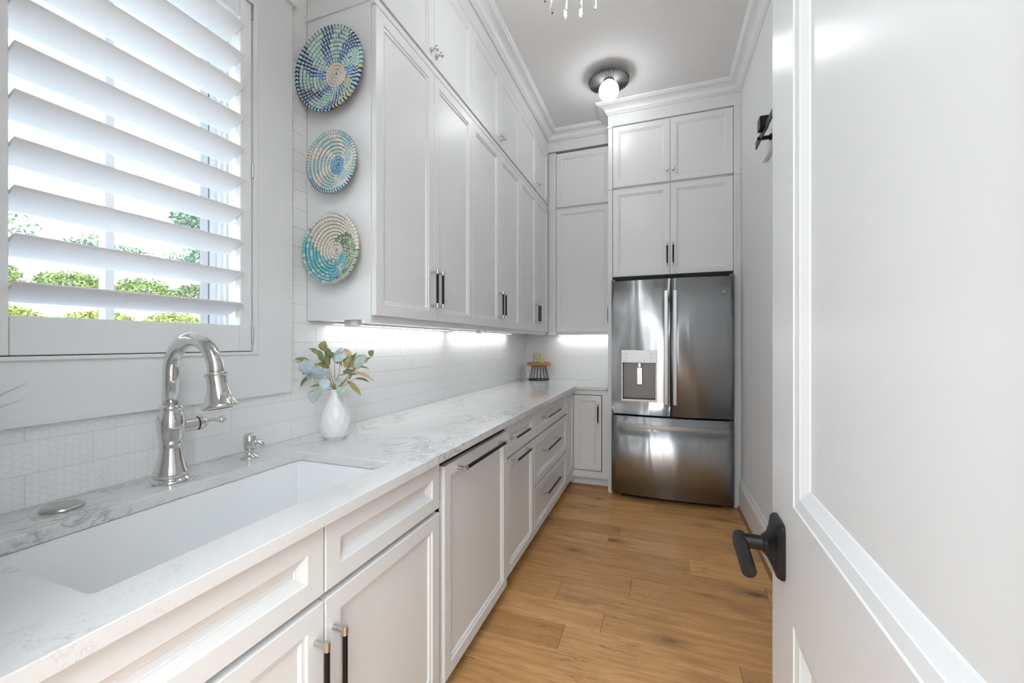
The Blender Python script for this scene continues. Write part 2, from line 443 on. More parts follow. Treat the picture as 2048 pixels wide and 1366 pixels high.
for a0, a1, b0, b1 in ((Y0, 1.21, ZT, 1.11), (1.21, 1.30, ZT, 3.26), (1.30, YB, ZT, 1.40)): mb2.box(XW, XW+.0072, a0, a1, b0, b1)
obj('grout_bed', mb2, M_GROUT, wl, weld=False)
tiles(wl, mapL(XW+.0090), Y0, YB-.001, ZT+.001, 1.3758, [(0, 1.205, 1.16, 2)])
tiles(wl, mapL(XW+.0090), 1.2, 1.2925, 1.3758, 3.26, base=1.215)
tiles(wl, mapL(XW+.0090), 1.2925, YB-.001, 1.3758, 1.387)
mb = MB(); mb.box(XW, XP0, YB-.0072, YB, ZT, 1.40); obj('grout_bed', mb, M_GROUT, wb)
tiles(wb, mapB(YB-.0090), XW+.010, XP0, ZT+.001, 1.40, base=-1.05)

# crown moulding swept round the room
def crown(poly, prof):
    n = len(poly); P = [Vector((p[0], p[1])) for p in poly]
    area = sum(P[i].x*P[(i+1) % n].y-P[(i+1) % n].x*P[i].y for i in range(n)); sg = 1 if area > 0 else -1
    mb = MB(); rows = []
    for d, z in prof:
        row = []
        for i in range(n):
            e0 = (P[i]-P[i-1]).normalized(); e1 = (P[(i+1) % n]-P[i]).normalized()
            n0 = Vector((-e0.y, e0.x))*sg; n1 = Vector((-e1.y, e1.x))*sg
            m = (n0+n1)/(1+n0.dot(n1)); q = P[i]+m*d; row.append((q.x, q.y, z))
        rows.append(row)
    vs = [p for r in rows for p in r]; fs = []
    for k in range(len(rows)-1):
        for i in range(n): fs.append((k*n+i, k*n+(i+1) % n, (k+1)*n+(i+1) % n, (k+1)*n+i))
    mb.add(vs, fs); return mb
YCL = 1.297
perim = [(XR, Y0), (XR, YF), (XP0, YF), (XP0, YU), (XU, YU), (XU, YCL), (XW+.001, YCL), (XW+.001, Y0)]
zb = 3.268
prof = [(0, zb), (.009, zb), (.011, zb+.004), (.009, zb+.008), (.015, zb+.010), (.017, zb+.014), (.015, zb+.018), (.020, zb+.020)]
for i in range(9):
    q = i/8*PI/2; prof.append((.022+.053*(1-math.cos(q)), zb+.022+.036*math.sin(q)))
prof += [(.080, zb+.060), (.084, zb+.064), (.088, zb+.066), (.094, zb+.070), (.097, zb+.074), (.098, ZC), (0, ZC)]
mb = crown(perim, prof+[prof[0]]); struct('trim_1', mb, M_TRIM, label='white crown moulding with cove and beads round the ceiling')
# friezes above the cabinets
mb = MB(); mb.box(XW, XU-.002, 1.297, YU+.002, 3.172, ZC-.001); mb.box(XU-.01, XP0, YU+.002, YB, 3.172, ZC-.001)
mb.box(XW+.01, XU-.001, 1.292, YU, 3.156, 3.172)
struct('trim_2', mb, M_CAB, .001, label='white frieze board above the left run of cabinets')
mb = MB(); mb.box(XP0, XR, YF+.0, YB, 3.172, ZC-.001)
for x0, x1 in ((XP0-.006, XP1), (.547, XR)): mb.box(x0, x1, YF-.006, YF+.05, 3.158, 3.172); mb.box(x0, x1, YF-.006, YF+.05, 2.624, 2.640)
struct('trim_3', mb, M_CAB, .001, label='white frieze board above the refrigerator cabinets')
# baseboards
def base_profile(mb, p0, p1, nrm):
    p0, p1, nrm = Vector(p0), Vector(p1), Vector(nrm)
    pr = [(.016, 0), (.016, .178), (.014, .183), (.017, .188), (.016, .196), (.010, .203), (.011, .210), (.006, .226), (.004, .232), (0, .232), (0, 0)]
    vs = [(*(p+nrm*d).to_tuple(), z) for p in (p0, p1) for d, z in pr]; n = len(pr)
    fs = [(i, (i+1) % n, n+(i+1) % n, n+i) for i in range(n)]+[tuple(range(n)), tuple(range(n, 2*n))]
    mb.add(vs, fs)
def shoe(mb, p0, p1, nrm, d0):
    p0, p1, nrm = Vector(p0), Vector(p1), Vector(nrm)
    pr = [(d0, 0), (d0+.014, 0)]+[(d0+.014*math.cos(q*PI/8), .019*math.sin(q*PI/8)) for q in range(1, 5)]
    vs = [(*(p+nrm*d).to_tuple(), z) for p in (p0, p1) for d, z in pr]; n = len(pr)
    mb.add(vs, [(i, (i+1) % n, n+(i+1) % n, n+i) for i in range(n)]+[tuple(range(n)), tuple(range(n, 2*n))])
mb = MB(); base_profile(mb, (XR, Y0), (XR, YF-.001), (-1, 0)); struct('baseboard_right', mb, M_TRIM)
mb = MB(); shoe(mb, (XR, Y0), (XR, YF-.001), (-1, 0), .016); struct('trim_4', mb, M_SHOE, label='stained wood shoe moulding along the right baseboard')

# ------------------------------------------------------------------ window, casing, shutter
mb = MB(); xc0, xc1 = XW, -1.355
mb.box(xc0, xc1, WY1+.010, 1.207, 1.106, 2.615)               # right stile board
mb.box(xc0, xc1, .255, WY0-.010, 1.106, 2.615)
mb.box(xc0, xc1, WY0-.010, WY1+.010, 1.106, 1.256); mb.box(xc0, xc1, WY0-.010, WY1+.010, 2.505, 2.615)
struct('trim_5', mb, M_TRIM, 0, label='flat white board casing round the window')
mb = MB(); mb.box(XW, -1.338, .245, 1.217, 2.616, 2.640); mb.box(XW, -1.346, .25, 1.212, 2.640, 2.652)
struct('trim_6', mb, M_TRIM, .002, label='white head cap over the window casing')
mb = MB()                                                      # jamb liner of the opening
mb.box(-1.60, XW, WY0, WY0+.012, WZ0, WZ1); mb.box(-1.60, XW, WY1-.012, WY1, WZ0, WZ1)
mb.box(-1.60, XW, WY0, WY1, WZ0, WZ0+.012); mb.box(-1.60, XW, WY0, WY1, WZ1-.012, WZ1)
win = struct('window_1', mb, M_TRIM, .001)
mb = MB(); sx0, sx1 = -1.545, -1.50
a0, a1, b0, b1 = WY0+.012, WY1-.012, WZ0+.012, WZ1-.012
mb.box(sx0, sx1, a0, a0+.045, b0, b1); mb.box(sx0, sx1, a1-.045, a1, b0, b1)
mb.box(sx0, sx1, a0+.045, a1-.045, b0, b0+.05); mb.box(sx0, sx1, a0+.045, a1-.045, b1-.05, b1)
mb.box(sx0+.01, sx1+.015, a1-.022, a1, b0, b1); mb.box(sx0+.01, sx1+.028, a1-.010, a1, b0, b1)
obj('window_frame', mb, M_TRIM, win, .0015)
mb = MB(); mb.box(sx0+.006, sx1-.006, .704, .726, b0+.05, b1-.05); obj('muntin', mb, M_TRIM, win, .002)
mb = MB(); mb.box(sx0+.001, sx1-.002, a1-.049, a1-.045, b0+.05, b1-.05); mb.box(sx0+.001, sx1-.002, a0+.045, a0+.049, b0+.05, b1-.05); obj('gasket', mb, newmat('grey_gasket', (.3, .3, .3), .6), win)
mb = MB(); mb.box(-1.524, -1.520, a0+.045, .704, b0+.05, b1-.05); obj('pane', mb, M_GLASS, win)
mb = MB(); mb.box(-1.524, -1.520, .726, a1-.045, b0+.05, b1-.05); obj('pane', mb, M_GLASS, win)

sh = thing('plantation_shutter', 'white plantation shutter with tilted louvers in front of the window', 'shutter', (-1.37, .73, 1.26))
mb = MB()                                                      # outer L-frame
for p, q, r_, t_ in ((WY1-.004, WY1+.012, 1.2565, 2.504), (WY0-.012, WY0+.004, 1.2565, 2.504)): mb.box(XW+.0, -1.350, p, q, r_, t_)
mb.box(XW, -1.350, WY0+.004, WY1-.004, 1.2565, 1.2655); mb.box(XW, -1.350, WY0+.004, WY1-.004, 2.495, 2.504)
obj('shutter_frame', mb, M_TRIM, sh, .0015)
pz0, pz1 = 1.268, 2.492; pyl, pyr = .422, 1.040
X1, X0 = -1.357, -1.385
def rbar(name, y0, y1, z0, z1):
    m_ = MB(); m_.box(X0, X1, y0, y1, z0, z1); return obj(name, m_, M_TRIM, sh, .003)
rbar('stile', pyl, .468, pz0, pz1); rbar('stile', .998, pyr, pz0, pz1)
rbar('rail', .4685, .9975, pz0, 1.358); rbar('rail', .4685, .9975, 2.425, pz1)
# louvers: elliptical blades, room edge high
def louver_mesh(y0, y1, tilt):
    m_ = MB(); n = 20; hw, ht = .0505, .0055; cs, sn = math.cos(tilt), math.sin(tilt)
    rows = []
    for yy in (y0, y1):
        row = []
        for i in range(n):
            q = 2*PI*i/n; a = hw*math.copysign(abs(math.cos(q))**.9, math.cos(q)); b = ht*math.copysign(abs(math.sin(q))**.8, math.sin(q))
            row.append((a*cs-b*sn, yy, a*sn+b*cs))
        rows += row
    fs = [(i, (i+1) % n, n+(i+1) % n, n+i) for i in range(n)]
    m_.add(rows, fs, 0, True); m_.add(rows[:n], [tuple(range(n))]); m_.add(rows[n:], [tuple(range(n))])
    return m_
tl = math.radians(24)
lm = None
for k_ in range(10):
    zc = 1.433+.1063*k_-.0505*math.sin(tl); xc_ = -1.335-.0505*math.cos(tl)
    if lm is None:
        m_ = louver_mesh(.4695, .9965, tl)
        o = obj('louver', MB(), M_LOUV, sh) if False else None
        me = bpy.data.meshes.new('louver'); me.from_pydata(m_.v, [], m_.f); me.materials.append(M_LOUV)
        me.polygons.foreach_set('use_smooth', m_.sm)
        bm = bmesh.new(); bm.from_mesh(me); bmesh.ops.recalc_face_normals(bm, faces=bm.faces); bm.to_mesh(me); bm.free()
        lm = me
    o = link('louver', lm, sh); o.location = Vector((xc_, 0, zc))-ORG[sh.name]
for zz in (1.30, 1.88, 2.44):
    mb = MB(); mb.cyl((-1.3535, WY1-.006, zz), (-1.3535, WY1-.006, zz+.05), .004, 10); obj('hinge', mb, M_SATIN, sh, weld=False)

# ------------------------------------------------------------------ base run on the left wall
def base_body(t, y0, y1, z1=.8828, back=XW+.0, sink=False):
    mb = MB()
    if sink:
        mb.box(XW+.001, XD-.022, y0, y0+.018, .10, z1); mb.box(XW+.001, XD-.022, y1-.018, y1, .10, z1)
        mb.box(XW+.001, XD-.022, y0+.018, y1-.018, .10, .118); mb.box(XD-.040, XD-.022, y0+.018, y1-.018, .118, z1)
    else: mb.box(XW+.001, XD-.022, y0, y1, .10, z1)
    return obj('body', mb, M_CAB, t, .001)
def toe(t, y0, y1):
    mb = MB(); mb.box(-.83, -.812, y0, y1, 0, .0995); o = obj('toe_kick', mb, M_CAB, t)
    mb = MB(); shoe(mb, (-.812, y0), (-.812, y1), (1, 0), 0); obj('shoe_moulding', mb, M_SHOE, t)
mL = mapL(XD)
def cab_door(t, mp, a0, a1, b0, b1, rings=RINGS, name='door'):
    mb = MB(); panel(mb, mp, a0+.0013, a1-.0013, b0, b1, .0205, rings); return obj(name, mb, M_CAB, t)
# cabinet nearest the doorway (mostly outside the frame)
t = thing('base_cabinet', 'white base cabinet at the near end of the counter, left of the sink cabinet', 'cabinet', (-1.05, .155, 0))
base_body(t, Y0+.003, .208); toe(t, Y0+.003, .208); cab_door(t, mL, Y0+.006, .206, .09, .865)
# sink base
t = thing('sink_cabinet', 'white sink base cabinet with two doors and two false drawer fronts under the sink', 'cabinet', (-1.05, .74, 0))
base_body(t, .210, 1.266, sink=True); toe(t, .210, 1.266)
for a0, a1, hx in ((.212, .7375, .711), (.7405, 1.263, .766)):
    cab_door(t, mL, a0, a1, .716, .872, RINGS_D, 'false_drawer_front')
    d = cab_door(t, mL, a0, a1, .09, .699)
    bar_handle(mL, hx, .548, .165, True, d)
# dishwasher with cabinet panel
t = thing('dishwasher', 'panelled white dishwasher between sink cabinet and pull-out cabinet, long black bar handle', 'dishwasher', (-1.05, 1.6, 0))
mb = MB(); mb.box(-1.33, XD-.024, 1.290, 1.918, .10, .872); obj('body', mb, M_DARK, t)
mb = MB(); panel(mb, mapL(XD+.004), 1.290, 1.924, .072, .852, .024, RINGS); dw = obj('front_panel', mb, M_CAB, t)
bar_handle(mapL(XD+.004), 1.600, .822, .44, False, dw, .036, .0075)
mb = MB(); mb.box(XD-.030, XD-.014, 1.290, 1.924, .854, .882); obj('shaded_gap_strip', mb, M_DARK, t)  # black strip stands in for shade in the gap under the counter
toe(t, 1.268, 1.928)
# narrow cabinet: drawer over pull-out
t = thing('base_cabinet', 'narrow white base cabinet with one drawer over a pull-out, right of the dishwasher', 'cabinet', (-1.05, 2.17, 0))
base_body(t, 1.930, 2.411); toe(t, 1.930, 2.411)
d = cab_door(t, mL, 1.934, 2.410, .712, .872, name='drawer'); bar_handle(mL, 2.10, .806, .27, False, d)
d = cab_door(t, mL, 1.934, 2.410, .10, .699); bar_handle(mL, 2.12, .690-.006, .27, False, d)
# three drawer stack
t = thing('drawer_cabinet', 'white base cabinet with three stacked drawers and black bar pulls', 'cabinet', (-1.05, 2.88, 0))
base_body(t, 2.413, 3.360); toe(t, 2.413, 3.360)
for b0, b1, hz in ((.712, .872, .802), (.402, .699, .585), (.10, .390, .295)):
    d = cab_door(t, mL, 2.415, 3.356, b0, b1, name='drawer'); bar_handle(mL, 2.80, hz, .40, False, d)
# corner cabinet with inset bifold door and the back leg
t = thing('corner_cabinet', 'white corner base cabinet with inset folding door beside the refrigerator panel', 'cabinet', (-1.05, 3.9, 0))
YBF = 3.635
mb = MB()
mb.box(XW+.001, XD-.022, 3.362, YB-.001, .10, .8835)                 # left leg box
mb.box(XD-.022, XP0-.002, YBF+.022, YB-.001, .10, .8835)
obj('body', mb, M_CAB, t, .001)
mb = MB(); mBk = mapB(YBF)
mbox(mb, mBk, -.752, XP0-.003, .838, .8835, -.0215, 0); mbox(mb, mBk, -.752, XP0-.003, .10, .160, -.0215, 0)
mbox(mb, mBk, -.477, XP0-.003, .16, .838, -.0215, 0)
mbox(mb, mL, 3.362, 3.372, .10, .8835, -.0215, 0); mbox(mb, mL, 3.372, YBF, .838, .8835, -.0215, 0); mbox(mb, mL, 3.372, YBF, .10, .160, -.0215, 0)
obj('face_frame', mb, M_CAB, t, .001)
mb = MB(); mbox(mb, mBk, -.73, -.477, .16, .838, -.0212, -.019); mbox(mb, mL, 3.372, YBF, .16, .838, -.0212, -.019); obj('door_recess', mb, M_DARK, t)
mb = MB(); panel(mb, mapL(XD-.001), 3.377, YBF-.002, .166, .832, .017, RINGS); obj('door', mb, M_CAB, t)
mb = MB(); panel(mb, mapB(YBF+.001), XD+.001, -.4835, .166, .832, .017, RINGS); d = obj('door', mb, M_CAB, t)
bar_handle(mapB(YBF+.001), -.510, .672, .175, True, d)
mb = MB(); mb.box(-.83, XP0-.002, 3.700, 3.716, 0, .0995); mb.box(-.83, -.812, 3.362, 3.70, 0, .0995); obj('toe_kick', mb, M_CAB, t)
mb = MB(); shoe(mb, (-.812, 3.700), (XP0-.002, 3.700), (0, -1), 0); shoe(mb, (-.812, 3.362), (-.812, 3.70), (1, 0), 0); obj('shoe_moulding', mb, M_SHOE, t)

# ------------------------------------------------------------------ countertop (one continuous L with the sink cut out)
SX0, SX1, SY0, SY1 = -1.195, -.812, .363, 1.092
bm = bmesh.new()
outer = [(XW+.0015, Y0+.002), (XC, Y0+.002), (XC, YF), (XP0-.0015, YF), (XP0-.0015, YB-.0015), (XW+.0015, YB-.0015)]
inner = []
rc = .012
for cx_, cy_, q0 in ((SX1-rc, SY1-rc, 0), (SX0+rc, SY1-rc, 90), (SX0+rc, SY0+rc, 180), (SX1-rc, SY0+rc, 270)):
    for i in range(5):
        q = math.radians(q0+i*22.5); inner.append((cx_+rc*math.cos(q), cy_+rc*math.sin(q)))
zt_, zb_ = ZT, .884
def loop(pts):
    vs = [bm.verts.new((x, y, zt_)) for x, y in pts]
    return vs, [bm.edges.new((vs[i], vs[(i+1) % len(vs)])) for i in range(len(vs))]
ov, oe = loop(outer); iv, ie = loop(inner)
bmesh.ops.triangle_fill(bm, use_beauty=True, use_dissolve=False, edges=oe+ie)
ret = bmesh.ops.extrude_face_region(bm, geom=list(bm.faces))
bmesh.ops.translate(bm, verts=[g for g in ret['geom'] if isinstance(g, bmesh.types.BMVert)], vec=(0, 0, zb_-zt_))
bmesh.ops.recalc_face_normals(bm, faces=bm.faces)
bmesh.ops.dissolve_limit(bm, angle_limit=.02, verts=bm.verts, edges=bm.edges)
me = bpy.data.meshes.new('countertop'); bm.to_mesh(me); bm.free(); me.materials.append(M_QUARTZ)
ct = link('countertop', me); tag(ct, 'white quartz countertop with grey veins running along the wall and round the corner', 'countertop')
bv = ct.modifiers.new('bevel', 'BEVEL'); bv.width = .0035; bv.segments = 3; bv.limit_method = 'ANGLE'; bv.angle_limit = math.radians(50)

# sink basin
mb = MB(); o_ = .004; zt2 = .8835; zb2 = .650; wt = .012
def rect(i, z): return [(SX0-o_+i, SY0-o_+i, z), (SX1+o_-i, SY0-o_+i, z), (SX1+o_-i, SY1+o_-i, z), (SX0-o_+i, SY1+o_-i, z)]
rs = [rect(-wt, zb2-wt), rect(-wt, zt2), rect(0, zt2), rect(.004, zb2+.02), rect(.02, zb2+.002), rect(.17, zb2-.004)]
vs = [p for r in rs for p in r]; fs = [(3, 2, 1, 0)]
for k_ in range(len(rs)-1):
    for j in range(4): fs.append((k_*4+j, k_*4+(j+1) % 4, (k_+1)*4+(j+1) % 4, (k_+1)*4+j))
L = (len(rs)-1)*4; fs.append((L, L+1, L+2, L+3)); mb.add(vs, fs)
t = thing('sink', 'large white undermount sink set into the quartz countertop', 'sink', ((SX0+SX1)/2, (SY0+SY1)/2, zb2-wt))
obj('basin', mb, M_SINK, t, .006)
mb = MB(); mb.lathe((-1.0, .73, zb2-.003), [(.045, 0), (.045, .003), (.038, .004), (.030, .001), (.0001, .001)], 28); obj('drain', mb, M_SATIN, t)

# faucet
t = thing('faucet', 'polished nickel gooseneck faucet with flared spray head behind the sink', 'faucet', (-1.272, .737, ZT))
fx, fy = -1.272, .737
mb = MB()
mb.lathe((fx, fy, ZT), [(.0430, 0), (.0435, .004), (.041, .009), (.036, .011), (.0365, .014), (.0405, .020), (.0405, .026), (.038, .034), (.0325, .052), (.0275, .074), (.0250, .092), (.0248, .100),
   (.0262, .104), (.0262, .107), (.0252, .110), (.0285, .124), (.0320, .145), (.0330, .160), (.0315, .176), (.0275, .188), (.0235, .195), (.0235, .197), (.0265, .200), (.0270, .206), (.0235, .210), (.0200, .213)], 48)
obj('base', mb, M_CHROME, t)
mb = MB(); pts = [(fx, fy, ZT+.205), (fx, fy, 1.216)]; R_ = .090
for i in range(1, 25):
    q = PI*i/24*1.0; pts.append((fx+R_-R_*math.cos(q), fy, 1.216+R_*math.sin(q)))
mb.tube(pts, [.0190]*12+[.0186]*(len(pts)-12), 28); obj('spout', mb, M_CHROME, t)
e = Vector(pts[-1]); dr = (e-Vector(pts[-2])).normalized(); dr = Vector((.20, 0, -1)).normalized()
mb = MB(); pr = [(-.004, .0185), (0, .026), (.003, .0265), (.006, .024), (.010, .022), (.030, .0225), (.050, .0255), (.066, .030), (.080, .0375), (.084, .0405), (.088, .0405), (.092, .036), (.092, .030), (.089, .028)]
mb.tube([e+dr*h for h, r in pr], [r for h, r in pr], 32); sp = obj('spray_head', mb, M_CHROME, t, weld=False)
mb = MB(); mb.tube([e+dr*.0895, e+dr*.0925], [.027, .027], 24); obj('spray_face', mb, M_RUB, sp)
mb = MB(); sd = Vector((0, 1, 0))
for h in (.040, .052): mb.ball(e+dr*h+Vector((-.0235, -.004, -.002)), .0035, n=10)
obj('button', mb, M_RUB, sp, weld=False)
mb = MB(); hz = 1.062
mb.tube([(fx, fy+.020, hz), (fx, fy+.062, hz)], [.0200, .0200], 28)
mb.tube([(fx, fy+.066, hz), (fx, fy+.076, hz), (fx, fy+.088, hz), (fx, fy+.094, hz)], [.021, .021, .016, .008], 28)
obj('handle_hub', mb, M_CHROME, t, weld=False)
mb = MB(); mb.tube([(fx, fy+.062, hz), (fx, fy+.066, hz)], [.0190, .0190], 24); obj('seal', mb, M_RUB, t)
mb = MB(); mb.tube([(fx, fy+.088, hz+.002), (fx+.003, fy+.105, hz+.004), (fx+.006, fy+.114, hz+.003), (fx+.008, fy+.124, hz+.001)], [.0075, .0055, .005, .0075], 14)
mb.ball((fx+.010, fy+.132, hz+.001), .0115, n=16); obj('lever', mb, M_CHROME, t, weld=False)

t = thing('soap_dispenser', 'short polished nickel soap pump right of the faucet', 'soap pump', (-1.283, .975, ZT))
mb = MB(); mb.lathe((-1.283, .975, ZT), [(.026, 0), (.026, .003), (.022, .008), (.014, .012), (.0125, .018), (.0125, .026), (.0145, .028), (.0145, .031)], 28); obj('base', mb, M_CHROME, t)
mb = MB(); mb.lathe((-1.283, .975, ZT), [(.012, .030), (.018, .034), (.0195, .040), (.0195, .068), (.017, .077), (.010, .082), (.001, .083)], 28); h_ = obj('pump_head', mb, M_CHROME, t)
mb = MB(); mb.tube([(-1.272, .985, ZT+.050), (-1.263, .993, ZT+.053), (-1.257, .998, ZT+.047), (-1.255, 1.000, ZT+.038)], [.009, .008, .0075, .007], 14); obj('spout', mb, M_CHROME, t)
mb = MB(); mb.lathe((-1.296, .529, ZT), [(.036, 0), (.037, .003), (.034, .008), (.026, .011), (.022, .0095), (.016, .0085), (.012, .0095), (.001, .010)], 36)
tag(obj('sink_button', mb, M_SATIN), 'low round nickel disposal button on the counter left of the faucet', 'button')

# ------------------------------------------------------------------ wall cabinets on the left wall
mU = mapL(XU)
seams = [1.2965, 1.7295, 2.1635, 2.5975, 3.0325, 3.4665, 3.872]
ords = ['nearest the window', 'in the middle of the run', 'nearest the corner']
for i in range(3):
    y0, y1, ym = seams[2*i], seams[2*i+2], seams[2*i+1]
    for tier in (0, 1):
        z0, z1 = (1.388, 2.632) if tier == 0 else (2.633, 3.155)
        t = thing('wall_cabinet', ('tall white two-door wall cabinet with black bar pulls, ' if tier == 0 else 'short white two-door top cabinet with round knobs, ')+ords[i],
                  'cabinet', (-1.2, (y0+y1)/2, z0), 'tall wall cabinets above the counter' if tier == 0 else 'short top cabinets on the left wall')
        mb = MB(); mb.box(XW+.0095, XU-.0215, y0+.0005 if i else 1.293, y1-.0005, z0, z1)
        if tier == 0: mb.box(XU-.055, XU-.0218, y0+.0006 if i else 1.294, y1-.0006, z0-.012, z0)
        obj('body', mb, M_CAB, t, .001)
        d0, d1 = (1.404, 2.604) if tier == 0 else (2.650, 3.152)
        A = cab_door(t, mU, y0, ym, d0, d1); B = cab_door(t, mU, ym, y1, d0, d1)
        if tier == 0:
            bar_handle(mU, ym-.026, 1.556, .180, True, A); bar_handle(mU, ym+.026, 1.556, .180, True, B)
        else:
            knob(mU, ym-.024, 2.706, A); knob(mU, ym+.024, 2.706, B)
mb = MB(); mb.box(XW+.0095, XU-.022, 1.2855, 1.2925, 2.620, 2.640); struct('trim_7', mb, M_CAB, .002, label='bead on the side of the wall cabinets')
mb = MB(); mb.box(XU-.024, XU-.004, 1.2935, 3.893, 2.612, 2.640); struct('trim_8', mb, M_CAB, .001, label='recessed rail between the two rows of wall cabinets')
# back wall cabinets
mBU = mapB(YU)
for tier, z0, z1, d0, d1, lab in ((0, 1.388, 2.632, 1.404, 2.604, 'tall white single-door wall cabinet on the back wall left of the refrigerator'), (1, 2.633, 3.155, 2.618, 3.140, 'short white single-door top cabinet on the back wall beside the refrigerator unit')):
    t = thing('wall_cabinet', lab, 'cabinet', (-.7, 4.05, z0))
    mb = MB(); mb.box(XU-.020, XP0-.002, YU+.0215, YB-.0095, z0, z1)
    if tier == 0: mb.box(XU-.020, XP0-.002, YU+.022, YU+.055, z0-.012, z0)
    obj('body', mb, M_CAB, t, .001)
    if tier == 0: d0, d1 = 1.404, 2.600
    else: d0, d1 = 2.622, 3.140
    A = cab_door(t, mBU, -.953, XP0-.010, d0, d1)
    if tier == 0: bar_handle(mBU, -.452, 1.556, .160, True, A, .030)
mb = MB(); mb.box(XU-.0015, -.956, YU+.003, YU+.0215, 1.376, 3.156)
mb.box(XU-.001, -.956, YU-.002, YU+.003, 2.604, 2.618); mb.box(XU-.001, -.956, YU-.002, YU+.003, 3.146, 3.158)
for q in range(3): mb.box(XU+.016+q*.016, XU+.023+q*.016, YU+.0005, YU+.003, 1.40, 2.600); mb.box(XU+.016+q*.016, XU+.023+q*.016, YU+.0005, YU+.003, 2.622, 3.14)
struct('trim_9', mb, M_CAB, .0008, label='narrow fluted white filler in the corner between wall cabinets')

# under-cabinet lighting (strips with their own lamps)
def led(name, x0, x1, y0, y1, label):
    mb = MB(); mb.box(x0, x1, y0, y1, 1.379, 1.3875, 0); o = obj(name, mb, M_TRIM)
    tag(o, label, 'light')
    m2 = MB(); m2.box(x0+.003, x1-.003, y0+.003, y1-.003, 1.3775, 1.3789); obj('diffuser', m2, M_LED, o)
    lo = lamp('strip_lamp', 'AREA', ((x0+x1)/2, (y0+y1)/2, 1.3770), LED_W*((x1-x0) if x1-x0 > y1-y0 else (y1-y0)), x1-x0, (0, 0, 0), y1-y0, (.97, .985, 1))
    return o
led('light_strip', -1.345, -1.310, 1.40, 2.40, 'slim white light strip under the wall cabinets, half nearest the window')
led('light_strip', -1.345, -1.310, 2.50, 3.60, 'slim white light strip under the wall cabinets, half nearest the corner')
led('light_strip', -1.00, -.46, 4.17, 4.205, 'slim white light strip under the back wall cabinet')
mb = MB(); mb.box(-1.20, -1.17, 1.315, 1.345, 1.364, 1.3875, 0); mb.box(-1.17, -1.135, 1.317, 1.343, 1.366, 1.3875, 1)
tag(obj('light_connector', mb, [M_BLOCK, M_TRIM], bevel=.001), 'small beige and white light connector under the cabinet above the vase', 'connector')
mb = MB(); mb.box(-1.12, -1.09, 2.40, 2.43, 1.362, 1.3875, 0); mb.box(-1.09, -1.06, 2.40, 2.43, 1.364, 1.3875, 1)
tag(obj('light_connector', mb, [M_BLOCK, M_TRIM], bevel=.001), 'small light connector under the middle of the wall cabinets', 'connector')

# ------------------------------------------------------------------ refrigerator surround
t = thing('refrigerator_surround', 'tall white panels framing the refrigerator on both sides', 'panel', (.09, 3.9, 0))
mb = MB(); mb.box(XP0, XP1-.003, YF, YB-.012, .0, 3.171); obj('side_panel', mb, M_CAB, t, .0015)
mb = MB(); mb.box(.547, XR-.001, YF, YB-.012, .0, 3.171)
for q in range(3): mb.box(.558+q*.013, .564+q*.013, YF-.003, YF, .0, 2.62)
obj('side_panel', mb, M_CAB, t, .0008)
mF = mapB(YF-.0005)
for z0, z1, d0, d1, lab in ((1.862, 2.628, 1.866, 2.616, 'white two-door cabinet with black bar pulls directly above the refrigerator'), (2.6285, 3.171, 2.638, 3.160, 'white two-door top cabinet with round knobs at the ceiling above the refrigerator')):
    t = thing('wall_cabinet', lab, 'cabinet', (.08, 3.9, z0))
    mb = MB(); mb.box(XP1-.002, .546, YF+.0215, YB-.001, z0, z1); obj('body', mb, M_CAB, t, .001)
    A = cab_door(t, mF, XP1, .080, d0, d1); B = cab_door(t, mF, .080, .545, d0, d1)
    if z0 < 2: bar_handle(mF, .057, 2.026, .185, True, A); bar_handle(mF, .103, 2.026, .185, True, B)
    else: knob(mF, .056, 2.726, A); knob(mF, .104, 2.726, B)

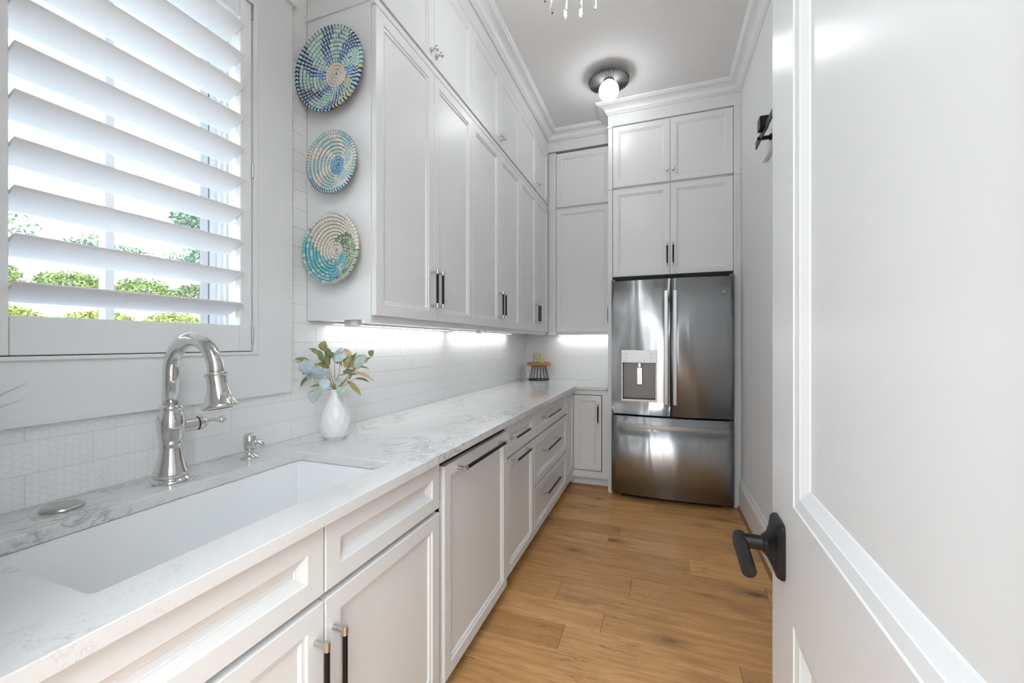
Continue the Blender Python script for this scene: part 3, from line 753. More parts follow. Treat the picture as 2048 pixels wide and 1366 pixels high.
# ------------------------------------------------------------------ refrigerator
t = thing('refrigerator', 'stainless steel french door refrigerator with water dispenser and bottom freezer drawer', 'refrigerator', (.077, 3.85, 0))
FX0, FX1, FS = -.386, .540, .081
mb = MB(); mb.box(-.376, .530, 3.585, YB-.03, .035, 1.800); obj('cabinet', mb, M_FRGREY, t, .004)
mb = MB(); mb.box(-.36, .515, 3.57, 3.585, .035, 1.83); obj('door_gasket', mb, M_DARK, t)
mb = MB(); mb.box(-.30, .45, 3.58, 4.1, .0, .034); obj('base_grille', mb, M_DARK, t)
def yfr(x):                                     # bowed front
    u = (x-(FX0+FX1)/2)/((FX1-FX0)/2); return 3.495+.040*u*u
def bowed(mb, x0, x1, z0, z1, yb, hole=None, n=14, mi=0):
    xs = [x0+(x1-x0)*i/n for i in range(n+1)]; zs = [z0, z1]
    if hole: xs = sorted(set(xs)|{hole[0], hole[1]}); zs = [z0, hole[2], hole[3], z1]
    vs = []; idx = {}
    for i, x in enumerate(xs):
        e_ = .006 if (i in (0, len(xs)-1)) else 0
        for j, z in enumerate(zs): idx[i, j] = len(vs); vs.append((x, yfr(x)+e_, z))
    fs = []
    for i in range(len(xs)-1):
        for j in range(len(zs)-1):
            if hole and j == 1 and xs[i] >= hole[0]-1e-6 and xs[i+1] <= hole[1]+1e-6: continue
            fs.append((idx[i, j], idx[i+1, j], idx[i+1, j+1], idx[i, j+1]))
    mb.add(vs, fs, mi, True)
    # sides, top, bottom
    m = len(xs)
    top = [(x, yfr(x)+(.006 if i in (0, m-1) else 0), z1) for i, x in enumerate(xs)]; bot = [(p[0], p[1], z0) for p in top]
    for r, z in ((top, z1), (bot, z0)): mb.add(r+[(xs[-1], yb, z), (xs[0], yb, z)], [tuple(range(m+2))], mi)
    mb.add([bot[0], top[0], (xs[0], yb, z1), (xs[0], yb, z0)], [(0, 1, 2, 3)], mi)
    mb.add([bot[-1], top[-1], (xs[-1], yb, z1), (xs[-1], yb, z0)], [(0, 1, 2, 3)], mi)
    mb.add([(xs[0], yb, z0), (xs[-1], yb, z0), (xs[-1], yb, z1), (xs[0], yb, z1)], [(0, 1, 2, 3)], mi)
HX0, HX1, HZ0, HZ1 = -.300, -.022, .818, 1.236
mb = MB(); bowed(mb, FX0, FS-.003, .707, 1.815, 3.57, (HX0, HX1, HZ0, HZ1)); ld = obj('door', mb, M_STEEL, t, recalc=False)
mb = MB(); bowed(mb, FS+.003, FX1, .707, 1.815, 3.57); rd = obj('door', mb, M_STEEL, t)
mb = MB(); bowed(mb, FX0, FX1, .040, .690, 3.57); dd = obj('freezer_drawer', mb, M_STEEL, t)
# dispenser as part of the fridge
yd = 3.500
mb = MB()
mb.box(HX0-.002, HX1+.002, yd-.006, yd+.018, 1.134, HZ1+.002, 1)
dp = obj('dispenser_panel', mb, [M_STEEL2, M_STEEL2], t, .002)
mb = MB(); 
# open cavity (inside faces)
x0, x1, z0, z1, yb_ = HX0, HX1, HZ0, 1.134, 3.562
mb.add([(x0, yd, z0), (x1, yd, z0), (x1, yd, z1), (x0, yd, z1), (x0+.012, yb_, z0+.02), (x1-.012, yb_, z0+.02), (x1-.012, yb_, z1), (x0+.012, yb_, z1)],
       [(0, 1, 5, 4), (1, 2, 6, 5), (2, 3, 7, 6), (3, 0, 4, 7), (4, 5, 6, 7)])
obj('dispenser_cavity', mb, M_CAVITY, t, recalc=False)
mb = MB()
for a, b, c, d_ in ((x0-.002, x0+.010, z0-.002, z1), (x1-.010, x1+.002, z0-.002, z1), (x0+.010, x1-.010, z0-.002, z0+.016)): mb.box(a, b, yd-.004, yd+.016, c, d_)
obj('dispenser_frame', mb, M_STEEL2, t, .001)
mb = MB(); mb.box(-.178, -.135, 3.508, 3.520, .955, 1.095); mb.box(-.168, -.145, 3.500, 3.52, 1.095, 1.134); obj('paddle', mb, newmat('paddle_silver', (.58, .58, .58), .3, .9), t, .003)
mb = MB()
for xx, zz, ww in ((-.262, 1.205, .018), (-.262, 1.178, .022), (-.068, 1.205, .018), (-.068, 1.178, .022), (-.262, 1.150, .012), (-.21, 1.150, .012), (-.166, 1.150, .022), (-.118, 1.150, .012), (-.068, 1.150, .012)):
    mb.box(xx-ww/2, xx+ww/2, yd-.0068, yd-.006, zz-.0015, zz+.0015)
for xx in (-.262, -.068): mb.tube([(xx-.010, yd-.0068, 1.207), (xx, yd-.0068, 1.219), (xx+.010, yd-.0068, 1.207)], .0008, 6)
obj('panel_print', mb, M_PRINT, dp, weld=False)['kind'] = 'stuff'
def flatbar(mb, pts, w, th, horiz=False):
    # rectangular section bar through pts
    rows = []
    for i, p in enumerate(pts):
        p = Vector(p)
        if horiz: rows.append([p+Vector((0, -th/2, -w/2)), p+Vector((0, -th/2, w/2)), p+Vector((0, th/2, w/2)), p+Vector((0, th/2, -w/2))])
        else: rows.append([p+Vector((-w/2, -th/2, 0)), p+Vector((w/2, -th/2, 0)), p+Vector((w/2, th/2, 0)), p+Vector((-w/2, th/2, 0))])
    vs = [q for r in rows for q in r]; fs = [(0, 1, 2, 3), tuple(range(len(vs)-4, len(vs)))]
    for k in range(len(rows)-1):
        for j in range(4): fs.append((k*4+j, k*4+(j+1) % 4, k*4+4+(j+1) % 4, k*4+4+j))
    mb.add(vs, fs)
for dr_, xx in ((ld, .046), (rd, .112)):
    mb = MB(); flatbar(mb, [(xx, 3.448-.006*math.sin(PI*i/10), .805+.91*i/10) for i in range(11)], .029, .014)
    for zz in (.83, 1.69): mb.box(xx-.010, xx+.010, 3.45, 3.499, zz-.014, zz+.014)
    obj('handle', mb, M_STEEL2, dr_, .003)
mb = MB(); flatbar(mb, [(x, yfr(x)-.050, .622) for x in [-.345+.845*i/16 for i in range(17)]], .034, .014, True)
for xx in (-.325, .48): mb.box(xx-.014, xx+.014, yfr(xx)-.046, yfr(xx)+.002, .610, .634)
obj('handle', mb, M_STEEL2, dd, .003)
mb = MB(); lx = .462; mb.lathe((lx, yfr(lx)-.0014, 1.694), [(.0155, 0), (.0155, .0016)], 28, axis='y'); lg = obj('badge', mb, newmat('badge_grey', (.32, .32, .32), .35, .9), t)
mb = MB()
for q in range(3):
    mb.tube([(lx+.006*math.cos(q*2.1+s_*.5), yfr(lx)-.0020, 1.694+.006*math.sin(q*2.1+s_*.5)) for s_ in range(4)], .0006, 5)
obj('badge_mark', mb, M_STEEL2, lg, weld=False)
for a, b in ((FX0-.002, FX0+.03), (FX1-.03, FX1+.003)): mb = MB(); mb.box(a, b, 3.54, 3.60, 1.8155, 1.832); obj('hinge_cover', mb, M_FRGREY, t, .003)
mb = MB(); mb.box(FX0+.005, FX1-.005, 3.575, 3.64, 1.801, 1.861); obj('top_gap_shade', mb, M_DARK, t)  # dark sheet stands in for the shade above the refrigerator

# ------------------------------------------------------------------ cake stand with two shakers
t = thing('cake_stand', 'small cake stand with amber wooden top and black wire base in the counter corner', 'cake stand', (-1.185, 4.085, ZT))
cx, cy_ = -1.185, 4.085
mb = MB(); mb.lathe((cx, cy_, ZT), [(.118, .150), (.124, .153), (.125, .160), (.124, .178), (.120, .182), (.115, .180), (.0001, .180)], 48); obj('top', mb, M_STANDWOOD, t)
def torus(mb, c, R, r, n=48, m=8, mi=0):
    pts = [(c[0]+R*math.cos(2*PI*i/n), c[1]+R*math.sin(2*PI*i/n), c[2]) for i in range(n+1)]; mb.tube(pts, r, m, mi, False); return mb
mb = MB(); torus(mb, (cx, cy_, ZT+.0045), .104, .0042); obj('ring', mb, M_BLACK, t, weld=False)
mb = MB(); torus(mb, (cx, cy_, ZT+.147), .072, .003); obj('ring', mb, M_BLACK, t, weld=False)
for i in range(16):
    q = 2*PI*i/16+.1; mb = MB(); mb.cyl((cx+.104*math.cos(q), cy_+.104*math.sin(q), ZT+.004), (cx+.070*math.cos(q), cy_+.070*math.sin(q), ZT+.152), .0028, 8); obj('wire', mb, M_BLACK, t)
M_SHK = mat_leaf('celadon_glaze', (.36, .46, .22), (.62, .62, .34), .25); M_SHKTOP = newmat('shaker_band', (.62, .55, .28), .3)
for xx, yy, lab in ((-1.215, 4.06, 'left pale green shaker on the cake stand'), (-1.147, 4.045, 'right pale green shaker on the cake stand')):
    t = thing('shaker', lab, 'shaker', (xx, yy, ZT+.1805), 'shakers on the cake stand')
    mb = MB(); mb.lathe((xx, yy, ZT+.1805), [(.024, 0), (.0245, .004), (.0215, .030), (.019, .055), (.0185, .062)], 24); obj('body', mb, M_SHK, t)
    mb = MB(); mb.lathe((xx, yy, ZT+.1805), [(.0188, .062), (.0200, .066), (.0188, .070), (.0188, .080), (.0225, .087), (.0215, .090), (.012, .088), (.001, .087)], 24); obj('top', mb, M_SHKTOP, t)

# ------------------------------------------------------------------ vase with artificial leaves
vx, vy = -1.222, 1.292
t = thing('vase', 'white faceted ceramic vase on the counter right of the soap pump', 'vase', (vx, vy, ZT))
mb = MB(); n = 12; prof = [(.036, 0), (.0505, .016), (.0600, .048), (.0590, .080), (.0480, .112), (.0345, .142), (.0250, .168), (.0215, .184), (.0235, .198)]
vs = []; fs = []
for i, (r, h) in enumerate(prof):
    for j in range(n):
        q = 2*PI*(j+(.5 if i % 2 and i < 6 else 0))/n; rr = r*(1.0 if i < 6 else (1.02 if j % 2 else .98)); vs.append((vx+rr*math.cos(q), vy+rr*math.sin(q), ZT+h))
for i in range(len(prof)-1):
    for j in range(n):
        a, b, c, d_ = i*n+j, i*n+(j+1) % n, (i+1)*n+(j+1) % n, (i+1)*n+j
        if i < 5:
            if i % 2 == 0: fs += [(a, b, d_), (b, c, d_)]
            else: fs += [(a, b, c), (a, c, d_)]
        elif i == 5: fs += [(a, b, c), (a, c, d_)]
        else: fs.append((a, b, c, d_))
fs.append(tuple(range(n)))
# inner neck
o2 = len(vs)
for r, h in ((.0185, .1985), (.017, .17), (.016, .12)):
    for j in range(n): q = 2*PI*j/n; vs.append((vx+r*math.cos(q), vy+r*math.sin(q), ZT+h))
L = (len(prof)-1)*n
for j in range(n):
    fs.append((L+j, L+(j+1) % n, o2+(j+1) % n, o2+j)); fs.append((o2+j, o2+(j+1) % n, o2+n+(j+1) % n, o2+n+j)); fs.append((o2+n+j, o2+n+(j+1) % n, o2+2*n+(j+1) % n, o2+2*n+j))
fs.append(tuple(range(o2+2*n, o2+3*n)))
mb.add(vs, fs); obj('body', mb, M_VASE, t, .0008, recalc=False)
bpy.context.view_layer.update()

pl = thing('foliage_bunch', 'bunch of artificial sage, blue-grey and tan leaves standing in the white vase', 'plant', (vx, vy, ZT+.15))
RV = Vector((math.cos(YAW), math.sin(YAW), 0)); FV = Vector((-math.sin(YAW), math.cos(YAW), 0)); UV = Vector((0, 0, 1))
mouth = Vector((vx, vy, ZT+.197))
def lp(a, b, dep): return mouth+RV*((a-545)*.000385)+UV*((725-b)*.000385)+FV*dep
def leaf(p0, p1, wd, mat, bend, face, nseg=8):
    """blade from p0 to p1; bend = sag; face = vector the blade's upper side looks to"""
    ax = p1-p0; L_ = ax.length; ax.normalize()
    side = ax.cross(face); side = side.normalized() if side.length > 1e-4 else RV
    nr = side.cross(ax).normalized(); mb = MB(); vs = []; fs = []
    for i in range(nseg+1):
        s_ = i/nseg; w_ = wd*.5*max(math.sin(PI*min(s_**.95, 1))**.7, .05)
        c = p0+ax*L_*s_+nr*(bend*math.sin(PI*s_)*L_)
        for k in (-1, -.5, 0, .5, 1): vs.append(c+side*w_*k+nr*(abs(k)*w_*.28))
    for i in range(nseg):
        for k in range(4): fs.append((i*5+k, i*5+k+1, (i+1)*5+k+1, (i+1)*5+k))
    mb.add(vs, fs, 0, True); o = obj('leaf', mb, mat, pl, recalc=False)
    sd_ = o.modifiers.new('thickness', 'SOLIDIFY'); sd_.thickness = .0007
    return o
LV = [((300, 450), (135, 408), 60, 'g', -.02), ((335, 345), (230, 305), 42, 'g', .04), ((455, 400), (345, 318), 62, 'g', -.03), ((470, 330), (512, 222), 85, 'o', -.05),
      ((372, 548), (368, 402), 135, 'b', -.09), ((515, 568), (508, 468), 140, 'b', -.10), ((445, 695), (428, 836), 118, 's', -.08), ((595, 690), (702, 786), 80, 's', -.05),
      ((480, 598), (528, 712), 92, 'b', -.06), ((270, 590), (168, 702), 50, 'g', .02), ((245, 545), (150, 665), 60, 'b', .06), ((365, 570), (245, 612), 62, 'b', -.02),
      ((435, 690), (268, 708), 36, 'o', .02), ((440, 640), (365, 640), 70, 's', -.03), ((650, 640), (808, 792), 46, 'o', .02), ((720, 620), (866, 658), 36, 'g', .03),
      ((725, 545), (957, 632), 42, 't', -.03), ((775, 492), (905, 372), 115, 's', -.05), ((872, 388), (912, 322), 70, 'g', .05), ((495, 415), (585, 290), 50, 'b', .04),
      ((535, 425), (682, 372), 72, 'b', -.02), ((580, 545), (720, 582), 66, 'g', .05), ((590, 490), (660, 415), 90, 'o', .06), ((690, 525), (672, 400), 52, 't', .05),
      ((680, 400), (598, 305), 50, 't', .04), ((775, 492), (738, 362), 26, 't', .03), ((575, 610), (640, 672), 55, 's', -.03), ((560, 365), (612, 308), 32, 'o', .06),
      ((640, 640), (700, 500), 36, 't', .06), ((440, 480), (385, 375), 40, 'o', .05), ((540, 440), (640, 400), 40, 't', .05),
      ((330, 540), (205, 528), 38, 't', .05), ((520, 470), (455, 340), 60, 'g', .06), ((690, 420), (780, 400), 40, 't', .06), ((600, 580), (520, 600), 60, 'g', .07)]
for (a, b, wd, c, dep) in LV:
    tipd = dep+random.uniform(-.02, .02)
    blue = c in 'bs'
    face = (-FV*1.0+UV*.45+RV*random.uniform(-.35, .35)) if blue or wd > 75 else (UV*1.0-FV*random.uniform(.35, .9)+RV*random.uniform(-.2, .2))
    leaf(lp(*a, dep*.75), lp(*b, tipd), wd*.000385*1.18, LEAF[c], .10 if not blue else .04, face)
for i in range(26):
    q = random.uniform(-1.1, 1.1)*1.25; rr = random.uniform(110, 260); a = (545+rr*math.sin(q)*1.0, 560-rr*math.cos(q)*.75); ln = random.uniform(110, 170)
    q2 = q+random.uniform(-.7, .7); b = (a[0]+ln*math.sin(q2), a[1]-ln*math.cos(q2)*.8); dep = random.uniform(-.03, .075)
    leaf(lp(*a, dep*.7), lp(*b, dep), random.uniform(40, 70)*.000385, LEAF[random.choice('gotstog')], .08, UV-FV*random.uniform(.2, .9)+RV*random.uniform(-.5, .5))
for (q, dep) in (((300, 450), -.02), ((455, 400), -.02), ((470, 330), -.04), ((372, 548), -.06), ((515, 568), -.07), ((445, 695), -.05), ((595, 690), -.03), ((270, 590), .02), ((650, 640), .02), ((720, 620), .03), ((725, 545), -.01), ((775, 492), -.03), ((535, 425), 0), ((690, 525), .04), ((872, 388), .04), ((560, 365), .05)):
    p = lp(*q, dep*.75); mb = MB(); m0 = mouth+Vector((random.uniform(-.008, .008), random.uniform(-.008, .008), -.06)); md = m0.lerp(p, .5)+UV*.025
    mb.tube([m0, mouth+Vector((random.uniform(-.008, .008), random.uniform(-.008, .008), 0)), md, p], [.0014, .0014, .0012, .001], 6); obj('stem', mb, M_STEM, pl)

# pale plant at the left edge, in a small pot behind the sink corner
t = thing('potted_plant', 'pale grey leaved plant in a white pot, only leaf tips showing at left edge', 'plant', (-1.285, .325, ZT))
mb = MB(); mb.lathe((-1.285, .325, ZT), [(.030, 0), (.038, .01), (.045, .10), (.047, .115), (.042, .115), (.040, .10), (.0001, .098)], 28); obj('pot', mb, M_VASE, t)
ORG['potted_plant'] = ORG[t.name]
def leaf2(p0, p1, wd, sag):
    p0, p1 = Vector(p0), Vector(p1); ax = (p1-p0); L_ = ax.length; ax.normalize(); side = ax.cross(UV).normalized(); nr = side.cross(ax)
    mb = MB(); vs = []; fs = []
    for i in range(9):
        s_ = i/8; w_ = wd*.5*max(math.sin(PI*min(s_**.8, 1))**.9, .03); c = p0+ax*L_*s_+nr*(sag*math.sin(PI*s_)*L_)
        for k in (-1, 0, 1): vs.append(c+side*w_*k+nr*abs(k)*w_*.4)
    for i in range(8):
        for k in range(2): fs.append((i*3+k, i*3+k+1, i*3+4+k, i*3+3+k))
    mb.add(vs, fs, 0, True); o = obj('leaf', mb, M_PALELEAF, t, recalc=False); o.modifiers.new('thickness', 'SOLIDIFY').thickness = .001
b0 = (-1.285, .325, 1.03)
for tip, wd, sg in (((-1.255, .459, 1.212), .030, .12), ((-1.235, .447, 1.180), .028, .16), ((-1.30, .22, 1.22), .03, .12), ((-1.20, .26, 1.19), .03, .12), ((-1.345, .34, 1.23), .028, .08), ((-1.20, .36, 1.24), .028, .1), ((-1.30, .30, 1.26), .03, .05)):
    leaf2(b0, tip, wd, sg)

# ------------------------------------------------------------------ woven baskets on the cabinet side
def basket(cx, cz, R, pitch, kind, label, name='woven_basket', dep=.045):
    yback = 1.2915
    t = thing(name, label, 'basket', (cx, yback, cz), 'woven baskets on the cabinet side')
    NV = 8; tr = pitch*.54; turns = R/pitch-.5
    pts = []; th = .9
    r = pitch*.35
    while r < R-tr:
        r = pitch*(th/(2*PI)); x_ = r/R; nn = 12 if x_ < .14 else 24 if x_ < .36 else 42 if x_ < .66 else 60
        pts.append((r, th, 2*PI/nn)); th = round(th*nn/(2*PI)+1)*2*PI/nn
    W = {'w': (.80, .76, .70), 'p': (.74, .60, .50), 'm': (.52, .76, .72), 'c': (.45, .68, .78), 'y': (.62, .62, .40), 'l': (.52, .56, .66),
         'T': (.12, .50, .60), 'G': (.30, .42, .28), 'N': (.02, .04, .14), 'B': (.05, .20, .52), 'D': (.10, .11, .13), 'k': (.62, .56, .46), 'a': (.42, .56, .50)}
    def col(r, th):
        x = r/R; a = th % (2*PI)
        j = random.random()
        if kind == 1:
            if x < .30: return ('w', 'p')
            if x > .93: return ('l' if j < .5 else 'm', 'N')
            s_ = ((a+.9*x) % (2*PI))*6/(2*PI); fr = s_ % 1
            if fr < .42: return ('l' if j < .6 else 'c', 'N' if x > .55 else 'B')
            low = math.sin(a) < -.2 and math.cos(a) > 0
            return ('y' if low else 'm', 'a' if j < .7 else ('N' if low or j > .93 else 'w'))
        if kind == 2:
            if x < .28: return ('c', 'B')
            if x > .92: return (('w', 'N') if (a*3 % 2) < .9 else ('c', 'B'))
            s_ = ((a-1.4*x) % (2*PI))*5/(2*PI); fr = s_ % 1
            if fr < .40: return ('w', 'w' if j < .6 else 'k')
            return ('m' if j < .6 else 'c', 'k' if j < .5 else 'a')
        if x < .24: return ('w', 'k')
        sp_ = (a+2.3*x) % (2*PI)
        if 2.0 < sp_ < 4.4: return ('w', 'k')
        if sp_ >= 4.4 or sp_ < .5: return ('T' if j < .85 else 'm', 'T' if j < .4 else 'k')
        return ('G' if x < .85 else 'a', 'y' if j < .5 else 'D')
    vs = []; fs = []; cols = []
    def P(r, th, ring):
        x = r/R; yy = yback-.003-tr-dep*x*x-.004*x
        slope = math.atan(2*dep*x/R)
        c = Vector((cx+r*math.cos(th), yy, cz+r*math.sin(th)))
        er = Vector((math.cos(th)*math.cos(slope), -math.sin(slope), math.sin(th)*math.cos(slope))); en = Vector((math.cos(th)*math.sin(slope), math.cos(slope), math.sin(th)*math.sin(slope)))
        return c, er, -en
    prev = None
    for i, (r, th, sg_) in enumerate(pts):
        wc, sc_ = col(r, th)
        dth = sg_
        for part, frac, rad in (('w', .05, tr*.90), ('w', .36, tr*1.06), ('w', .64, tr*.92), ('s', .68, tr*1.02), ('s', .97, tr*1.02)):
            c, er, en = P(r, th+dth*frac, 0)
            ring = []; fade = min(1, (len(pts)-i)/5); rad *= .35+.65*fade
            for k in range(NV):
                q = 2*PI*k/NV; ring.append(len(vs)); vs.append(c+er*math.cos(q)*rad*.93+en*math.sin(q)*rad)
            if prev:
                for k in range(NV):
                    fs.append((prev[k], prev[(k+1) % NV], ring[(k+1) % NV], ring[k])); cc = W[wc] if part == 'w' and frac > .1 else W[sc_]
                    cols.append(cc)
            prev = ring
    mb = MB(); mb.add(vs, fs, 0, True)
    m = bpy.data.materials.get('woven_grass')
    if not m:
        m = newmat('woven_grass', (.5, .5, .5), .6); k = N(m); at = k.n('ShaderNodeVertexColor'); at.layer_name = 'weave'
        nz = k.ramp(k.noise(k.pos(), 260, 3, .6), [(.3, (.72, .72, .72)), (.7, (1.1, 1.1, 1.1))])
        k.l(k.mix(1.0, at.outputs[0], nz, 'MULTIPLY'), k.b.inputs['Base Color'])
    o = obj('coil', mb, m, t, weld=False, recalc=False)
    ca = o.data.color_attributes.new('weave', 'FLOAT_COLOR', 'CORNER')
    buf = []
    for p, cc in zip(o.data.polygons, cols): buf += [cc[0], cc[1], cc[2], 1.0]*len(p.vertices)
    ca.data.foreach_set('color', buf)
    bm = bmesh.new(); bm.from_mesh(o.data); bmesh.ops.recalc_face_normals(bm, faces=bm.faces); bm.to_mesh(o.data); bm.free()
    # rim stitches
    mb = MB(); nst = 60
    for i in range(nst):
        if (pts[-1][1]-2*PI*i/nst) % (2*PI) < .62: continue
        th = 2*PI*i/nst; r_e, th_e = pts[-1][0], pts[-1][1]; c, er, en = P(r_e-pitch*((th_e-th) % (2*PI))/(2*PI), th, 0); tg = Vector((-math.sin(th), 0, math.cos(th)))
        pt = []
        for q in range(7):
            qq = -1.9+3.6*q/6; pt.append(c+er*math.cos(qq)*tr*1.05+en*math.sin(-qq)*tr*1.08+tg*(.0026*math.sin(qq)))
        mb.tube(pt, .0013, 5, 0, False)
    cst = {1: (.03, .04, .09), 2: (.13, .20, .32), 3: (.62, .60, .54)}[kind]
    obj('rim_stitching', mb, newmat('stitch_thread', cst, .7), t, weld=False)
    mb = MB(); mb.cyl((cx, yback+.001, cz+R*.25), (cx, yback-.016, cz+R*.25), .003, 8); obj('hanging_pin', mb, M_SATIN, t)
random.seed(3)
basket(-1.205, 2.360, .170, .0128, 1, 'largest woven basket, mint with navy spokes and white centre, topmost of three')
basket(-1.194, 2.000, .127, .0122, 2, 'smallest woven basket, blue centre and white spokes, middle of three')
basket(-1.204, 1.664, .146, .0124, 3, 'woven basket with turquoise and green swirl, lowest of three')

# ------------------------------------------------------------------ ceiling fixtures
t = thing('flush_light', 'flush ceiling light with fluted pewter disc and round opal globe', 'light', (-.368, 3.185, ZC))
fxx, fyy = -.368, 3.19
mb = MB(); n = 72; prof = [(.150, .036), (.147, .040), (.110, .038), (.070, .034), (.042, .030), (.030, .022)]
vs = []; fs = []
for i, (r, h) in enumerate(prof):
    for j in range(n):
        q = 2*PI*j/n; amp = (1 if j % 2 else -1)*.0125*min(r/.15, 1)*(1 if r > .03 else 0)
        rr = r*(1+ (0.012 if j % 2 else -.012)*(r > .12)); vs.append((fxx+rr*math.cos(q), fyy+rr*math.sin(q), ZC-.010-h+.0+amp if i < 5 else ZC-.012-h))
for i in range(len(prof)-1):
    for j in range(n): fs.append((i*n+j, i*n+(j+1) % n, (i+1)*n+(j+1) % n, (i+1)*n+j))
mb.add(vs, fs); fo = obj('fluted_disc', mb, M_FLUTE, t, recalc=False)
fo.modifiers.new('thickness', 'SOLIDIFY').thickness = .0015
mb = MB(); mb.lathe((fxx, fyy, ZC), [(.060, 0), (.060, -.012), (.030, -.016), (.030, -.040), (.040, -.042), (.040, -.050), (.028, -.052)], 36); obj('canopy', mb, M_FLUTE, t)
mb = MB(); mb.ball((fxx, fyy, ZC-.118), .074, n=36); obj('globe', mb, M_GLOBE, t)

cxx, cyy, zt3 = -.370, 1.855, 2.883
t = thing('chandelier', 'crystal chandelier with hanging glass prisms near the top of the picture', 'chandelier', (cxx, cyy, ZC))
mb = MB(); mb.lathe((cxx, cyy, ZC), [(.062, 0), (.062, -.012), (.050, -.022), (.012, -.028)], 32); mb.cyl((cxx, cyy, ZC-.026), (cxx, cyy, 3.07), .006, 12)
mb.lathe((cxx, cyy, 3.02), [(.008, .06), (.022, .05), (.026, .03), (.018, .005), (.004, 0)], 24); torus(mb, (cxx, cyy, 3.055), .125, .004); torus(mb, (cxx, cyy, 3.075), .070, .003)
for i in range(5):
    q = 2*PI*i/5+.3; mb.tube([(cxx, cyy, 3.045), (cxx+.06*math.cos(q), cyy+.06*math.sin(q), 3.045), (cxx+.125*math.cos(q), cyy+.125*math.sin(q), 3.055)], .0035, 8)
obj('frame', mb, M_CHROME, t, weld=False)
def prism(R0, q, z1, L_, wd, tilt):
    ca, sa = math.cos(q), math.sin(q); mb = MB(); rows = []
    for s_, k in ((0, .35), (.04, 1), (.80, 1), (.93, .95), (1.0, .35)):
        Rr = R0+tilt*L_*s_; z = z1-L_*s_
        for a, b in ((-1, -.45), (1, -.45), (1, .45), (0, .95), (-1, .45)):
            u_, v_ = a*wd/2*k, b*wd/2*k; rows.append((cxx+Rr*ca-u_*sa+v_*ca, cyy+Rr*sa+u_*ca+v_*sa, z))
    fs = [tuple(range(5)), tuple(range(20, 25))]
    for i in range(4):
        for j in range(5): fs.append((i*5+j, i*5+(j+1) % 5, i*5+5+(j+1) % 5, i*5+5+j))
    mb.add(rows, fs); return obj('crystal_prism', mb, M_CRYSTAL, t)
for i in range(11): prism(.125, 2*PI*i/11+.38, 3.050, .160, .0155, .06)
for i in range(6): prism(.070, 2*PI*i/6+.1, 3.070, .120, .012, .03)
for i in range(5):
    q = 2*PI*i/5+.3; x_, y_ = cxx+.062*math.cos(q), cyy+.062*math.sin(q)
    mb = MB(); mb.lathe((x_, y_, 2.985), [(.001, -.004), (.008, .002), (.011, .012), (.009, .028), (.005, .045), (.005, .058)], 14); obj('bulb', mb, M_BULB, t)
lamp('chandelier_lamp', 'POINT', (cxx, cyy, 2.93), CHAND_W, .09, color=(.93, .97, 1))

# ------------------------------------------------------------------ barn door track on the right wall
mb = MB(); mb.box(.576, XR-.001, 1.05, 2.80, 2.375, 2.480); struct('trim_10', mb, M_TRIM, .001, label='white header board under the black sliding door track')
t = thing('door_track', 'black flat steel sliding door track with end stop on the right wall', 'track', (.52, 1.9, 2.40))
mb = MB(); mb.box(.517, .524, 1.10, 2.68, 2.408, 2.448); obj('rail', mb, M_BLACK, t, .001)
for yy in (2.585, 1.98, 1.38):
    mb = MB(); mb.cyl((.524, yy, 2.428), (.576, yy, 2.428), .011, 14); mb.cyl((.508, yy, 2.428), (.517, yy, 2.428), .010, 6); mb.cyl((.566, yy, 2.428), (.5755, yy, 2.428), .017, 14); obj('standoff', mb, M_BLACK, t, weld=False)
mb = MB(); mb.box(.498, .517, 2.475, 2.535, 2.436, 2.500); mb.box(.524, .540, 2.475, 2.535, 2.436, 2.500); mb.box(.517, .524, 2.475, 2.535, 2.4485, 2.500); obj('end_stop', mb, M_BLACK, t, .002)

# ------------------------------------------------------------------ open door at the right
dd_ = Vector((.03042894, .99953693, 0)); de = Vector((.18215, .81088, 0)); dn = Vector((-dd_.y, dd_.x, 0))   # dn faces the camera side (-x)
WID = .69
dr1 = struct_root('door_1', (de.x-dd_.x*WID, de.y-dd_.y*WID, 0), label='open white panelled door at the right edge, black lever handle')
def mD(a, b, c): p = de-dd_*a+dn*c; return (p.x, p.y, b)       # a from leading edge towards the hinge
mb = MB()
T_ = .044; st_, pr0, pr1, lr0, lr1 = .130, 1.062, 2.215, .235, .893
def dpanel(mb, a0, a1, b0, b1):
    rg = [(0, 0), (.002, -.0015), (.017, -.0035), (.0185, -.0045), (.034, -.0105), (.036, -.012), (.042, -.012)]
    rs = [[mD(a0+i, b0+i, c), mD(a1-i, b0+i, c), mD(a1-i, b1-i, c), mD(a0+i, b1-i, c)] for i, c in rg]
    vs = [p for r in rs for p in r]; fs = []
    for k in range(len(rs)-1):
        for j in range(4): fs.append((k*4+j, k*4+(j+1) % 4, (k+1)*4+(j+1) % 4, (k+1)*4+j))
    L_ = (len(rs)-1)*4; fs.append((L_, L_+1, L_+2, L_+3)); mb.add(vs, fs)
H_ = 2.72; pr1 = 2.59
